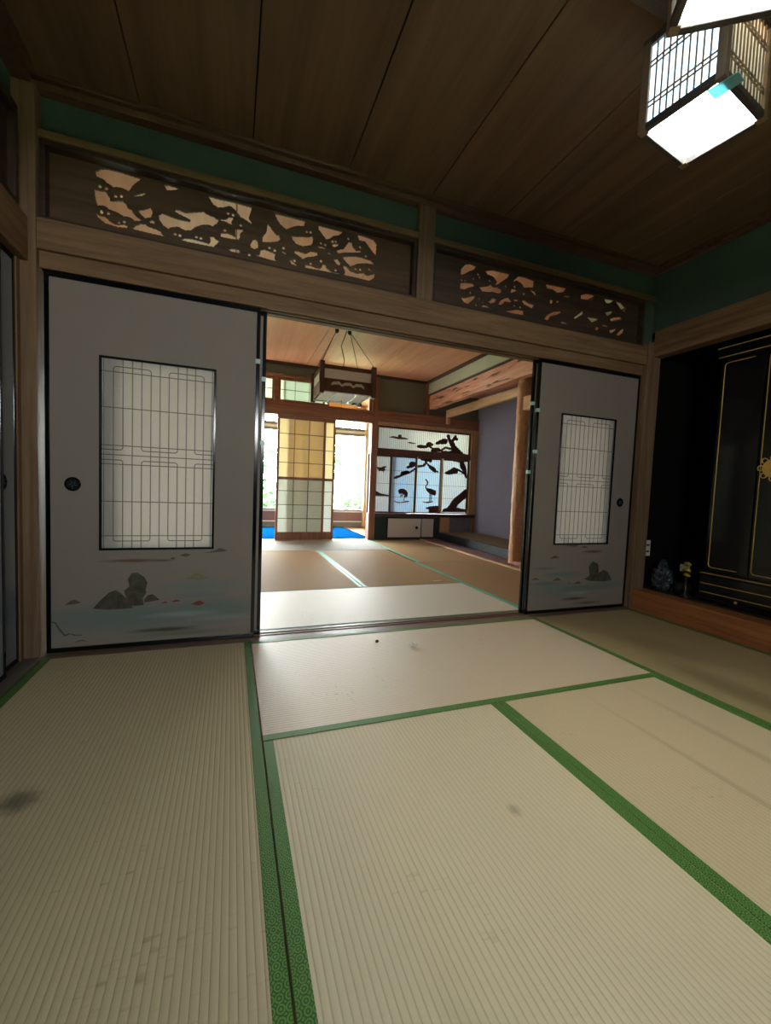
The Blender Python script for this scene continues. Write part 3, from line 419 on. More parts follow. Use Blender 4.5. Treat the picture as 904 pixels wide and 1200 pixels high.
# wall behind the camera with a glazed opening
struct('wall_back', MB().box(-1.04, -.3, -4.08, -4.0, -.05, 2.6).box(.9, 3.05, -4.08, -4.0, -.05, 2.6).box(-.3, .9, -4.08, -4.0, 1.8, 2.6).box(-.3, .9, -4.08, -4.0, -.05, 1.42), M['green'], 'plaster wall behind the viewer', 'wall')
w3 = MB().box(-.3, .9, -4.08, -4.0, 1.42, 1.46).box(-.3, .9, -4.08, -4.0, 1.76, 1.8)
for x in (-.3, .28, .86): w3.box(x, x + .04, -4.07, -4.01, 1.46, 1.76)
for z in (1.6,): w3.box(-.3, .9, -4.05, -4.03, z, z + .014)
f3 = struct('window_3', w3, M['dark_wood_z'], 'glazed window behind the viewer', 'window')
B(-.28, .88, -4.042, -4.038, 1.45, 1.77).build('glass_pane', M['glass'], f3)

# ------------------------------------------------------------------ setting: far room
fc = MB()
xs = [-.95, 0.0, 1.0, 2.0, 3.02]
for a, b in zip(xs[:-1], xs[1:]): fc.box(a + .003, b - .003, .06, 4.0, 2.60, 2.615)
struct('ceiling_back', fc, M['far_ceiling'], 'orange brown boarded ceiling of the back room', 'ceiling', .0015)
struct('trim_18', B(-1.0, 4.2, .1, 4.2, 2.618, 2.70), M['groove'], 'dark void above the back room ceiling', 'void')
struct('trim_19', MB().box(-.9, 3.0, 3.955, 4.0, 2.565, 2.60).box(2.96, 3.0, .1, 3.955, 2.565, 2.60).box(-.9, 3.0, .06, .10, 2.565, 2.60), wood('far_cornice', '3e2a20', '563a2c', 'x', .5), 'dark cornice under the orange ceiling', 'cornice', .002)
struct('wall_west', B(-1.04, -.9, .06, 4.0, -.05, 2.62), M['plain_wall'], 'plaster wall on the left of the back room', 'wall')
struct('wall_behind', MB().box(-.95, 3.0, .06, .10, 2.348, 2.62), M['grey_green'], 'plaster band over the transoms, back room side', 'wall')
struct('wall_far', MB().box(-.95, 2.06, 4.02, 4.08, 2.42, 2.62).box(2.14, 3.0, 4.02, 4.08, 2.05, 2.62).box(2.99, 4.1, 4.03, 4.09, 2.05, 2.5).box(2.14, 3.34, 4.07, 4.10, -.05, .40), M['grey_green'], 'grey green plaster panels high on the far wall', 'wall')
struct('trim_20', MB().box(-.95, 2.06, 3.965, 4.10, 1.85, 2.035), M['far_wood_x'], 'reddish lintel over the shoji screens', 'beam', .004)
struct('trim_21', B(2.05, 2.155, 3.96, 4.11, -.05, 2.60), M['far_wood_z'], 'reddish post between shoji and carved alcove window', 'post', .004)
struct('trim_22', MB().box(-.95, 2.06, 3.98, 4.09, 2.385, 2.425).box(.555, .615, 3.98, 4.09, 2.03, 2.39).box(2.0, 2.06, 3.98, 4.09, 2.03, 2.39).box(-.95, 2.06, 3.99, 4.09, 2.03, 2.045), M['far_wood_x'], 'reddish frame of the high window above the shoji', 'frame', .003)
struct('trim_23', B(2.15, 3.99, 3.95, 4.10, 1.885, 2.06), M['far_wood_x'], 'reddish lintel over the carved alcove window', 'beam', .004)
struct('trim_24', B(2.15, 3.99, 3.985, 4.09, 1.835, 1.885), M['pale_wood_y'], 'pale strip below the alcove window lintel', 'trim')
struct('trim_25', B(2.975, 3.04, 3.96, 4.06, 2.055, 2.60), M['far_wood_z'], 'short post at the left end of the rough beam', 'post', .003)
struct('trim_26', B(-.95, 2.06, 3.98, 4.10, -.05, .004), M['pale_wood_y'], 'pale sill below the shoji screens', 'sill')
struct('wall_east', MB().box(3.0, 3.03, .1, 3.96, 2.40, 2.62), M['pale_green'], 'pale green plaster band over the rough beam', 'wall')
# rough carved lintel of the tokonoma
def beam_mat():
    mt, nt, p, o = newmat('worm_eaten_beam')
    tc = N(nt, 'ShaderNodeTexCoord'); mp = N(nt, 'ShaderNodeMapping'); mp.inputs['Scale'].default_value = (18, 2.2, 18); nt.links.new(tc.outputs['Object'], mp.inputs[0])
    nz = N(nt, 'ShaderNodeTexNoise'); nz.inputs['Scale'].default_value = 1.3; nz.inputs['Detail'].default_value = 5; nz.inputs['Distortion'].default_value = .5; nt.links.new(mp.outputs[0], nz.inputs['Vector'])
    cr = N(nt, 'ShaderNodeValToRGB'); e = cr.color_ramp.elements; e[0].position = .36; e[0].color = lin('2e1712'); e[1].position = .42; e[1].color = lin('cf8c6a')
    e2 = cr.color_ramp.elements.new(.7); e2.color = lin('e6ab90')
    nt.links.new(nz.outputs['Fac'], cr.inputs[0]); nt.links.new(cr.outputs[0], p.inputs['Base Color']); p.inputs['Roughness'].default_value = .5
    bp = N(nt, 'ShaderNodeBump'); bp.inputs['Strength'].default_value = .9; bp.inputs['Distance'].default_value = .02
    nt.links.new(nz.outputs['Fac'], bp.inputs['Height']); nt.links.new(bp.outputs[0], p.inputs['Normal'])
    return mt
bm_ = MB(); n = 60
for i in range(n + 1):
    y = .12 + 3.84 * i / n; q = min(1.0, max(0.0, (y - 1.4) / 2.55)); wv = mnoise.noise(Vector((y * 2.1, 0, 3))) * .012; wu = mnoise.noise(Vector((y * 1.7, 5, 1))) * .012
    zb, zt = 2.148 + .012 * q + wv, 2.372 + .055 * q + wu
    bm_.v += [(3.035, y, zb), (3.14, y, zb + .008), (3.14, y, zt), (3.035, y, zt), (3.022 + wu * .5, y, (zb + zt) / 2)]
for i in range(n):
    for j in range(5): bm_.f.append((i*5+j, i*5+(j+1) % 5, i*5+5+(j+1) % 5, i*5+5+j))
bm_.f += [(4, 3, 2, 1, 0), tuple(n * 5 + j for j in range(5))]
struct('trim_27', bm_, beam_mat(), 'rough worm-eaten beam over the tokonoma alcove', 'beam', smooth=False)
struct('wall_tokonoma', MB().box(4.0, 4.06, .1, 4.09, -.05, 2.5).box(3.09, 4.06, .06, .12, -.05, 2.62).box(3.36, 4.0, 1.66, 1.70, -.05, 2.46).box(3.49, 4.0, 4.03, 4.10, -.05, .40).box(3.26, 3.30, .12, 1.70, 1.97, 2.46), M['purple'], 'purple grey sandy back wall of the tokonoma', 'wall')
struct('trim_28', B(3.17, 4.06, .1, 4.09, 2.45, 2.49), M['far_ceiling'], 'board ceiling inside the tokonoma', 'ceiling')
struct('trim_29', MB().box(3.30, 3.36, 1.80, 3.88, 2.04, 2.155), M['pale_wood_y'], 'pale lintel across the tokonoma alcove', 'beam', .004)
struct('trim_30', MB().box(3.302, 3.358, 3.82, 3.878, 1.93, 2.10), M['pale_wood_z'], 'short pale stub at the far end of the alcove lintel', 'post', .003)
struct('trim_31', B(3.0, 3.29, .1, 4.0, -.05, .012), wood('dark_red_floor_board', '6a474a', '8a6466', 'y', .45, 14, .3), 'dark red polished floor board before the tokonoma', 'board')
struct('trim_32', B(2.962, 3.0, .1, 4.0, -.05, .014), M['pale_wood_y'], 'pale edging strip between tatami and alcove board', 'trim')
struct('trim_33', B(3.285, 3.33, 1.70, 3.93, .012, .13), plain('dark_step_lacquer', '10161c', .5, .3), 'black lacquered step edge of the tokonoma', 'step', .006)
struct('trim_34', B(3.33, 4.0, 1.70, 4.03, .0, .126), plain('brown_woven_alcove_floor', '7d6244', .6, .3, bump=.4, bscale=200, var=.1), 'brown woven floor of the tokonoma', 'floor')
struct('trim_35', B(3.335, 3.49, 3.93, 4.03, .0, .378), M['pale_wood_z'], 'short post below the alcove window shelf', 'post', .003)
struct('trim_36', B(2.15, 3.99, 3.93, 4.09, .378, .432), wood('dark_shelf_board', '40302c', '57423c', 'x', .42, 14, .3), 'dark shelf board below the carved alcove window', 'shelf', .003)
struct('trim_37', B(3.875, 3.995, 3.97, 4.08, .432, 1.84), M['pale_wood_z'], 'pale jamb right of the carved alcove window', 'jamb', .003)
struct('trim_38', B(3.97, 4.0, 3.97, 4.03, .126, .38), M['pale_wood_z'], 'narrow pale strip in the tokonoma corner', 'trim')
# gnarled alcove pillar
pl = MB(); nz_, nr = 90, 28
for i in range(nz_ + 1):
    z = -.04 + 2.27 * i / nz_
    for j in range(nr):
        a = 2 * math.pi * j / nr
        r = .075 + .007 * mnoise.noise(Vector((math.cos(a) * 2.2, math.sin(a) * 2.2, z * 9))) + .006 * mnoise.noise(Vector((math.cos(a) * 5, math.sin(a) * 5, z * 16)))
        pl.v.append((3.19 + r * math.cos(a), 1.76 + r * math.sin(a), z))
for i in range(nz_):
    for j in range(nr): pl.f.append((i*nr+j, i*nr+(j+1) % nr, (i+1)*nr+(j+1) % nr, (i+1)*nr+j))
pl.f += [tuple(reversed(range(nr))), tuple(nz_ * nr + j for j in range(nr))]
pm = plain('gnarled_pillar_wood', 'c99a74', .5, .4, bump=1.0, bscale=34, var=.3, vscale=34)
struct('trim_39', pl, pm, 'gnarled natural wood pillar of the tokonoma', 'pillar', smooth=True)
struct('trim_40', B(3.13, 3.22, .12, 1.70, 1.80, 1.95), M['pale_wood_y'], 'pale cross beam right of the gnarled pillar', 'beam', .004)
struct('trim_41', B(3.10, 3.30, .12, 1.68, .012, .05), plain('pinkish_skirting', 'a5655a', .5), 'pinkish skirting board right of the gnarled pillar', 'trim', .003)

# ------------------------------------------------------------------ setting: veranda and garden side
struct('floor_veranda', B(-.95, 2.75, 4.10, 6.0, -.05, .0), wood('veranda_boards', '7a5138', '9b6b4a', 'x', .35), 'wooden floor of the veranda', 'floor')
struct('ceiling_veranda', MB().box(-1.0, 2.75, 4.08, 6.1, 2.50, 2.54), wood('veranda_ceiling', 'b08a66', 'd0ab86', 'x', .5), 'orange wooden ceiling of the veranda', 'ceiling')
struct('wall_veranda', MB().box(2.68, 2.76, 4.11, 6.06, -.05, 2.52).box(-1.04, -.95, 4.08, 6.06, -.05, 2.52), M['plain_wall'], 'plaster end walls of the veranda', 'wall')
struct('wall_garden', MB().box(-.95, 2.68, 6.0, 6.06, -.05, .10), M['alu'], 'dark base strip below the veranda window', 'wall')
struct('wall_parapet', B(-.95, 2.68, 6.01, 6.05, .125, .305), M['dark_red'], 'brick red panel below the veranda window', 'wall')
struct('trim_42', MB().box(-.95, 2.68, 5.985, 6.06, .10, .125).box(-.95, 2.68, 5.985, 6.06, .305, .335), plain('ledge_highlight', 'd9cfc4', .4), 'ledges above and below the red panel, highlight painted pale', 'ledge', .002)  # pale colour stands for the bright highlights along the rails
wf = MB().box(-.95, 2.68, 6.0, 6.05, .335, .365).box(-.95, 2.68, 5.99, 6.06, 1.87, 1.92).box(-.95, 2.68, 5.99, 6.06, 1.97, 2.03).box(-.95, 2.68, 6.0, 6.06, 2.22, 2.28)
for x in (-.95, -.04, .86, 1.76, 2.64): wf.box(x, x + .05, 6.0, 6.05, .365, 2.22)
for x0, x1, z in ((-.90, -.04, .89), (.01, .86, .89), (.91, 1.76, .675), (1.81, 2.64, .675)): wf.box(x0, x1, 6.015, 6.035, z, z + .022)
f1 = struct('window_1', wf, M['alu'], 'wide sash window along the veranda', 'window', .002)
B(-.93, 2.66, 6.022, 6.026, .36, 2.22).build('glass_pane', M['glass'], f1)
B(-.95, 2.68, 5.995, 6.0, 1.92, 1.97).build('pale_rail', plain('pale_rail', 'cfc4b4', .4), f1)
struct('trim_43', B(2.56, 2.62, 5.92, 6.0, .0, 2.5), M['pale_wood_z'], 'pale corner post of the veranda', 'post', .003)
struct('ground', B(-14, 18, 6.1, 30, -.55, -.45), M['earth'], 'sunlit garden ground outside the veranda', 'ground')
struct('ground_back', B(-14, 18, -20, -4.1, -.55, -.45), M['earth'], 'garden ground behind the viewer', 'ground')
struct('roof_eaves', MB().box(-1.6, 5.2, 6.07, 7.3, 2.56, 2.62).box(2.77, 5.2, 4.1, 6.07, 2.56, 2.62), wood('sun_block_wood', '6a5444', '84695a', 'y', .6), 'unseen wooden eaves added to block sun at the veranda and alcove window', 'eaves')  # out of view, added to keep sun off the veranda and alcove paper
struct('trim_46', B(3.004, 3.03, .12, 3.96, 2.378, 2.402), M['dark_wood_x'], 'thin dark line between rough beam and pale green band', 'trim')
struct('wall_upper', B(-1.0, 2.68, 6.0, 6.06, 2.28, 2.50), wood('veranda_wall_board', 'b8703a', 'd8904e', 'x', .5), 'orange wooden board above the veranda window', 'wall')
# ------------------------------------------------------------------ tatami mats
HERI = green_heri('green_border_cloth', '2b491b', '5c883c')
HERI_DIM = plain('dull_green_border', '6d8474', .7)
HERI_FAR = green_heri('pale_green_border_cloth', '3f8f78', '6fbfa4')
def mat_thing(x0, x1, y0, y1, tm, label, heri, group, longax, sides=(1, 1), hw=.033):
    L = (x1 - x0) if longax == 'x' else (y1 - y0); Wd = (y1 - y0) if longax == 'x' else (x1 - x0)
    rot = 0 if longax == 'x' else math.pi / 2
    t = thing('tatami_mat', label, 'tatami mat', ((x0 + x1) / 2, (y0 + y1) / 2, -.05), rot, group)
    g = .0012
    MB().box(-L/2 + g, L/2 - g, -Wd/2 + g, Wd/2 - g, 0, .05).build('mat_surface', tm, t, .002, local=True)
    for s, on in ((-1, sides[0]), (1, sides[1])):
        if not on: continue
        a, b = sorted((s * (Wd/2 - hw), s * (Wd/2 - g)))
        MB().box(-L/2 + g, L/2 - g, a, b, .048, .0515).build('cloth_border', heri, t, .0008, local=True)
    return t
T1 = tatami('straw_left', 'bfae8a', '8a7856', stains=((-.07, .161, .06, .06, '4a463c', .75),))
T2 = tatami('straw_centre', 'd3c3a0', '9f8f6a', stains=((.42, -.16, .03, .02, '7a6c50', .5), (-.1, .2, .3, .05, '8f8158', .25)))
T3 = tatami('straw_cross', 'ccb698', '9a8163')
T4 = tatami('straw_right', 'cab692', '95815c', stains=((.3, -.2, .7, .03, '8a7750', .35), (.2, .05, .8, .02, '8a7750', .35)))
T5 = tatami('straw_brownish', 'a8946c', '77653f', stains=((-.2, .25, .5, .12, '5c4d33', .5), (.3, .1, .3, .2, '6a5a3a', .4)))  # darker, browner straw with broad blotches
TF1 = tatami('straw_far_sheen', 'cfc2ac', 'a3917a', rough=.5, spec=.14)  # paler straw colour holds the window glare on the crosswise mat
TF3 = tatami('straw_far_end', '98938c', '77726c', rough=.7, spec=.02)
TF2 = tatami('straw_far_brown', 'a88b6a', '7c6046', rough=.6, spec=.06)
g1 = 'tatami mats of the front room'; g2 = 'tatami mats of the back room'
mat_thing(-.80, .108, -1.92, -.062, T1, 'straw tatami mat along the left closet, with a dark grey stain', HERI, g1, 'y')
mat_thing(.110, 1.935, -.977, -.062, T3, 'straw tatami mat lying crosswise before the door opening', HERI, g1, 'x')
mat_thing(.110, 1.022, -2.81, -.979, T2, 'large straw tatami mat in the foreground between two lengthwise green borders', HERI, g1, 'y')
mat_thing(1.024, 1.935, -2.81, -.979, T4, 'straw tatami mat at right foreground, right of the bold green border', HERI, g1, 'y')
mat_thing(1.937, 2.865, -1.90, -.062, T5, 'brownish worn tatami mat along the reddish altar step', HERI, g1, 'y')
mat_thing(-.80, .108, -3.78, -1.922, T2, 'straw tatami mat behind the stained left one, nearest the viewer', HERI, g1, 'y')
mat_thing(1.937, 2.865, -3.78, -1.902, T4, 'straw tatami mat beyond the right edge, behind the brownish worn one', HERI, g1, 'y')
mat_thing(.105, 1.998, .102, .985, TF1, 'pale tatami mat lying crosswise just beyond the door sill', HERI_DIM, g2, 'x', hw=.014)
mat_thing(.105, 1.06, .987, 2.975, TF2, 'brown tatami mat in the middle of the back room, left of the double green border', HERI_FAR, g2, 'y', (1, 0), .035)
mat_thing(1.062, 1.998, .987, 2.975, TF2, 'brown tatami mat in the middle of the back room, right of the double green border', HERI_FAR, g2, 'y', (0, 1), .035)
mat_thing(.105, 2.038, 2.977, 3.975, TF3, 'pale tatami mat lying crosswise before the shoji screens', HERI_DIM, g2, 'x', hw=.014)
mat_thing(2.0, 2.96, .102, 2.03, TF2, 'brown tatami mat beside the gnarled pillar, nearer of the two along the alcove', HERI_FAR, g2, 'y', (0, 1), .042)
mat_thing(2.04, 2.96, 2.035, 3.975, TF2, 'brown tatami mat beside the tokonoma step, farther of the two along the alcove', HERI_FAR, g2, 'y', (0, 1), .042)
mat_thing(-.88, .10, .102, 2.05, TF2, 'brown tatami mat hidden behind the left fusuma doors', HERI_FAR, g2, 'y')
mat_thing(-.88, .10, 2.055, 3.975, TF2, 'brown tatami mat in the far left corner of the back room', HERI_FAR, g2, 'y')

# ------------------------------------------------------------------ fusuma doors
ROCK = plain('ink_rock', '4b473b', .7, .2, var=.95, vscale=26)
ISLET = plain('ink_islet', '57503f', .7, .2, var=.4, vscale=60)
OCHRE = plain('ochre_rock', '7d7457', .7, .2, var=.35, vscale=60)
REDI = plain('red_rock', '7a3a34', .7, .2, var=.2, vscale=60)
TWIG = plain('ink_twig', '4d4f4c', .7, .2)
GUARD = plain('aqua_plastic', 'a8c4bb', .3, .5)
LATT = plain('grey_lattice', '857e79', .5)
def lattice_mb():
    mb = MB(); w2, z0, z1, c, s = .247, .497, 1.405, .951, .0397; r = .0022
    Y = -.0015
    def V(k, a, b): mb.tube([(k * s, Y, a), (k * s, Y, b)], r, 5)
    def H(z, a=-w2, b=w2): mb.tube([(a, Y, z), (b, Y, z)], r, 5)
    def arc(cx, cz, q0, q1, rad=.012): mb.tube([(cx + rad * math.cos(math.radians(q0 + (q1 - q0) * i / 5)), Y, cz + rad * math.sin(math.radians(q0 + (q1 - q0) * i / 5))) for i in range(6)], r, 5)
    H(c)
    for sg in (1, -1):
        f = lambda z: c + sg * (z - c)
        top, t2, mid, m1, m2 = 1.37, 1.344, 1.176, .996, .9755
        H(f(t2)); H(f(mid)); H(f(m1))
        for k in (-6, -3, 0, 3, 6): V(k, c, f(z1))
        for k in (-5, -1, 1, 5): V(k, f(m1 - .045), f(top - .012))
        for k in (-4, -2, 2, 4): V(k, f(m2 + .012), f(z1))
        for a, b in ((-5, -1), (1, 5)):
            H(f(top), a * s + .012, b * s - .012)
            for kk, q in ((a, (180, 90)), (b, (0, 90))):
                cx = kk * s + (.012 if kk == a else -.012)
                arc(cx, f(top - .012), q[0] * 1.0 if sg > 0 else -q[0], q[1] if sg > 0 else -q[1])
        for a, b in ((-2, 2),):
            H(f(m2), a * s + .012, b * s - .012)
        H(f(m2), -w2, -4 * s - .012); H(f(m2), 4 * s + .012, w2)
        for kk, side in ((-2, 1), (2, -1), (-4, -1), (4, 1)):
            q0, q1 = (180, 270) if side == 1 else (0, -90)
            if sg < 0: q0, q1 = -q0, -q1
            arc(kk * s + side * .012, f(m2 + .012), q0, q1)
    return mb
FW, FH, FT = .935, 1.757, .019
_cache = {}
def fusuma(xc, yf, label, pm, paint=None, window=True, rot=0.0, handle_x=-.361, group='fusuma doors', W=FW, guards=(), zb=.003, x=None):
    t = thing('fusuma_door', label, 'sliding door', (xc, yf, zb), rot, group)
    h = W / 2; b = .019
    MB().box(-h, h, 0, FT, 0, .022).box(-h, h, 0, FT, FH - .024, FH).box(-h, -h + b, 0, FT, .022, FH - .024).box(h - b, h, 0, FT, .022, FH - .024).build('door_frame', M['lacquer'], t, .002, local=True)
    wx, wz0, wz1 = (.256 if handle_x is not None else .222), .488, 1.413
    if window:
        mb = MB()
        for y in ((.003, FT - .003),):
            mb.box(-h + b, -wx, y[0], y[1], .022, FH - .024).box(wx, h - b, y[0], y[1], .022, FH - .024).box(-wx, wx, y[0], y[1], .022, wz0).box(-wx, wx, y[0], y[1], wz1, FH - .024)
        mb.build('paper_panel', pm, t, local=True)
        f = .010
        wf_ = MB().box(-wx, wx, -.002, FT, wz0, wz0 + f).box(-wx, wx, -.002, FT, wz1 - f, wz1).box(-wx, -wx + f, -.002, FT, wz0 + f, wz1 - f).box(wx - f, wx, -.002, FT, wz0 + f, wz1 - f).build('window_frame', M['lacquer'], t, .001, local=True)
        if 'lat' not in _cache: _cache['lat'] = lattice_mb().mesh('window_lattice')
        if handle_x is not None: lt = link('window_lattice', _cache['lat'], LATT, wf_); lt.location = (0, .006, 0)
        MB().box(-wx + f, wx - f, .0075, .0085, wz0 + f, wz1 - f).build('window_paper', M['pane_paper'], wf_, local=True)
    else:
        MB().box(-h + b, h - b, .003, FT - .003, .022, FH - .024).build('paper_panel', pm, t, local=True)
    if handle_x is not None:
        hd = MB().lathe([(.031, .0), (.033, -.004), (.029, -.0055), (.026, -.002), (.0, -.0015)], (handle_x, .003, .803), 'y', 28).build('door_handle', M['lacquer'], t, smooth=False, local=True)
        mb = MB()
        for k in range(5):
            a = 2 * math.pi * k / 5 + .4
            mb.tube([(handle_x + .006 * math.cos(a), .0, .803 + .006 * math.sin(a)), (handle_x + .018 * math.cos(a + .5), -.0005, .803 + .018 * math.sin(a + .5))], [.003, .0015], 6)
        mb.build('handle_emblem', plain('dull_metal', '4a5058', .4, .5, metal=.5), hd, local=True)
    for k, pm_ in (('rock', ROCK), ('islet', ISLET), ('ochre', OCHRE), ('red', REDI), ('twig', TWIG)):
        if paint and k in paint:
            mb = MB()
            for pts in paint[k]: mb.prism([(a, z - zb) for a, z in pts], 'y', .0022, .0032)
            mb.build('painted_' + {'rock': 'rock', 'islet': 'islets', 'ochre': 'ochre_islet', 'red': 'red_islets', 'twig': 'pine_twig'}[k], pm_, t, local=True)
    for gx, gz in guards:
        s_ = 1 if gx > 0 else -1; a, c_ = sorted((s_ * (h - .022), s_ * (h + .002)))
        MB().box(a, c_, -.002, FT + .002, gz, gz + .024).build('edge_guard', GUARD, t, .0015, local=True)
    return t
def dk(L, f=.80): return [(a, b, '%02x%02x%02x' % tuple(int(int(c[i:i+2], 16) * f) for i in (0, 2, 4)), min(1, k * 1.2)) for a, b, c, k in L]
WL = [((-.12, .15), (.62, .10), '7f9088', .75), ((.30, .17), (.30, .07), '7d9086', .7), ((.2, .29), (.26, .05), '8b9a92', .7), ((.2, .245), (.2, .022), '868f92', .6),
      ((-.11, .434), (.17, .012), '7d5f48', .85), ((.02, .432), (.06, .007), '74553c', .7), ((.03, .075), (.20, .016), '55553f', .85), ((.12, .05), (.30, .02), '6d7a6a', .5), ((.12, .15), (.22, .022), 'aab0b0', .7), ((.3, .12), (.2, .02), 'a9afad', .5)]
WR = [((-.31, .319), (.16, .012), '74857c', .7), ((-.15, .271), (.22, .03), '80908a', .7), ((-.30, .21), (.18, .02), '74867c', .75), ((-.15, .16), (.34, .07), '84938c', .6), ((.1, .165), (.30, .03), '78887e', .6),
      ((.28, .18), (.2, .03), '80908a', .6), ((.119, .433), (.12, .014), '5f5540', .8), ((-.03, .0875), (.15, .014), '55553f', .85), ((.104, .05), (.16, .014), '5c5c4a', .7), ((0, .13), (.14, .014), 'b0b3ae', .7)]
PAP_L = fusuma_paper('painted_paper_left', '857a6f', dk(WL))
PAP_R = fusuma_paper('painted_paper_right', '84786d', dk(WR))
PAP_P = fusuma_paper('plain_fusuma_paper', '857a6f', [])
PAP_C = fusuma_paper('closet_paper', '87888a', [((.35, .27), (.3, .12), '5f6a78', .7), ((-.1, .22), (.4, .1), '707a84', .6)])
fusuma(-.3395, .0, 'white fusuma door left of the opening, painted with grey rocks and red islets', PAP_L, PAINT_L, guards=((1, 1.47),))
fusuma(-.3050, .0365, 'fusuma door behind the left painted one, only its black edge showing', PAP_P, handle_x=None, guards=((1, 1.39), (1, 1.05)))
fusuma(2.4045, .0, 'white fusuma door right of the opening, painted with two dark sea rocks', PAP_R, PAINT_R, handle_x=.348, guards=((-1, 1.40), (-1, 1.12)))
fusuma(2.389, .0365, 'fusuma door behind the right painted one, only its black edge showing', PAP_P, handle_x=None, guards=((-1, 1.45), (-1, .98)))
fusuma(-.880, -.545, 'closet fusuma door in the left wall, next to the corner pillar', PAP_C, None, False, math.pi / 2, .345, 'closet doors', zb=.006)
fusuma(-.857, -.715, 'closet fusuma door at the left picture edge, sliding in front of its neighbour', PAP_C, None, False, math.pi / 2, -.36, 'closet doors', zb=.006)

# ------------------------------------------------------------------ carved transoms
def dot(c, r=.0075): return [(c[0] + r * math.cos(k * math.pi / 4), c[1] + r * math.sin(k * math.pi / 4)) for k in range(8)]
def transom(x0, x1, holes, dots, label, cm):
    t = thing('carved_transom', label, 'transom', ((x0 + x1) / 2, .03, 1.966), 0, 'carved transoms')
    z0, z1 = 1.968, 2.314; b = .022
    MB().box(x0, x1, -.006, .064, z0, z0 + b).box(x0, x1, -.006, .064, z1 - b, z1).box(x0, x0 + b, -.006, .064, z0 + b, z1 - b).box(x1 - b, x1, -.006, .064, z0 + b, z1 - b).build('transom_frame', M['dark_wood_x'], t, .004)
    e = .004
    holed_board('carved_board', [(x0 + b - e, z0 + b - e), (x1 - b + e, z0 + b - e), (x1 - b + e, z1 - b + e), (x0 + b - e, z1 - b + e)], [scallop(h_) for h_ in holes] + [dot(d) for d in dots], .041, .050, cm, t)
transom(-.818, 1.0, HOLES_L, DOTS_L, 'long carved wooden transom of pine branches and a large bird, above the left fusuma', M['carved'])
transom(1.105, 2.868, HOLES_R, DOTS_R, 'carved wooden transom of dense pine branches, above the right fusuma', M['carved_dark'])

# ------------------------------------------------------------------ black altar cabinet in the recess
bx = 3.10
t = thing('altar_cabinet', 'tall black lacquered altar cabinet with thin gold lines in the right recess', 'altar cabinet', (3.4, -1.0, .152))
ya, yb = -.40, -1.62
body = MB().box(bx + .02, 3.72, yb, ya, .152, 1.96).box(bx - .02, 3.72, yb - .02, ya + .02, .152, .185).box(bx - .005, 3.72, yb - .01, ya + .01, .185, .335).box(bx - .015, 3.72, yb - .02, ya + .02, .335, .36) \
    .box(bx - .005, 3.72, yb - .01, ya + .01, 1.80, 1.96).box(bx - .02, 3.72, yb - .02, ya + .02, 1.86, 1.885)
body.build('cabinet_body', M['lacquer'], t, .004)
def loop(mb, y0, y1, z0, z1, r=.02, rad=.0026, xx=bx):
    pts = []
    for cy, cz, q in ((y1 - r, z1 - r, 0), (y0 + r, z1 - r, 90), (y0 + r, z0 + r, 180), (y1 - r, z0 + r, 270)):
        for i in range(5):
            a = math.radians(q + 90 * i / 4); pts.append((xx, cy + r * math.cos(a), cz + r * math.sin(a)))
    mb.tube(pts, rad, 6, closed=True)
yc = -1.01
doors = ((-.425, -.672), (-.678, -1.008), (-1.012, -1.342), (-1.348, -1.595))
for i, (a, b) in enumerate(doors):
    d = MB().box(bx, bx + .022, b, a, .372, 1.79).build('cabinet_door', M['lacquer'], t, .002)
    gm = MB()
    if i in (1, 2): loop(gm, b + .014, a - .014, .39, 1.772, xx=bx - .001)
    else:
        e0, e1 = (a - .014, b + .06) if i == 0 else (b + .014, a - .06); sg = 1 if e1 < e0 else -1
        gm.tube([(bx - .001, e1, 1.772), (bx - .001, e0 - sg * .02, 1.772), (bx - .001, e0 - sg * .006, 1.766), (bx - .001, e0, 1.752), (bx - .001, e0, .41), (bx - .001, e0 - sg * .006, .396), (bx - .001, e0 - sg * .02, .39), (bx - .001, e1, .39)], .0026, 6)
    gm.build('gold_moulding', M['gold'], d)
    if i in (1, 2):
        yy = -.76 if i == 1 else -1.26
        md = MB(); md.lathe([(.0, .004), (.052, .004), (.058, .0), (.052, -.006), (.046, -.004), (.0, -.004)], (bx - .004, yy, 1.062), 'x', 24)
        for k in range(8):
            a_ = 2 * math.pi * k / 8
            md.tube([(bx - .006, yy + (.064 + .016 * math.cos(q)) * math.cos(a_) - .016 * math.sin(q) * math.sin(a_), 1.062 + (.064 + .016 * math.cos(q)) * math.sin(a_) + .016 * math.sin(q) * math.cos(a_)) for q in [2 * math.pi * j / 8 for j in range(8)]], .004, 6, closed=True)
        md.tube([(bx - .011, yy + .028 * math.cos(q), 1.062 + .028 * math.sin(q)) for q in [2 * math.pi * j / 16 for j in range(16)]], .004, 6, closed=True)
        md.tube([(bx - .011, yy - .02, 1.045), (bx - .011, yy, 1.075), (bx - .011, yy + .02, 1.045)], .004, 6)
        md.build('gold_medallion', M['gold'], d)
for z, dx in ((.348, -.017), (.275, -.007), (.215, -.007), (1.872, -.022), (1.815, -.007)):
    MB().tube([(bx + dx, ya, z), (bx + dx, yb, z)], .003, 6).build('gold_line', M['gold'], t)
MB().lathe([(.0, -.016), (.008, -.014), (.010, -.008), (.005, .0)], (bx - .006, -.63, .192), 'x', 14).build('gold_knob', M['gold'], t)

o = MB().box(3.035, 3.095, -.012, .0, .395, .52)
t = thing('wall_outlet', 'cream double wall outlet low in the dark recess beside the pillar', 'outlet', (3.065, -.006, .395))
o.build('outlet_plate', M['white_plastic'], t, .003)
for z in (.425, .475): MB().box(3.050, 3.080, -.0135, -.0115, z, z + .014).build('socket', plain('socket_dark', '3a352e', .6), t)

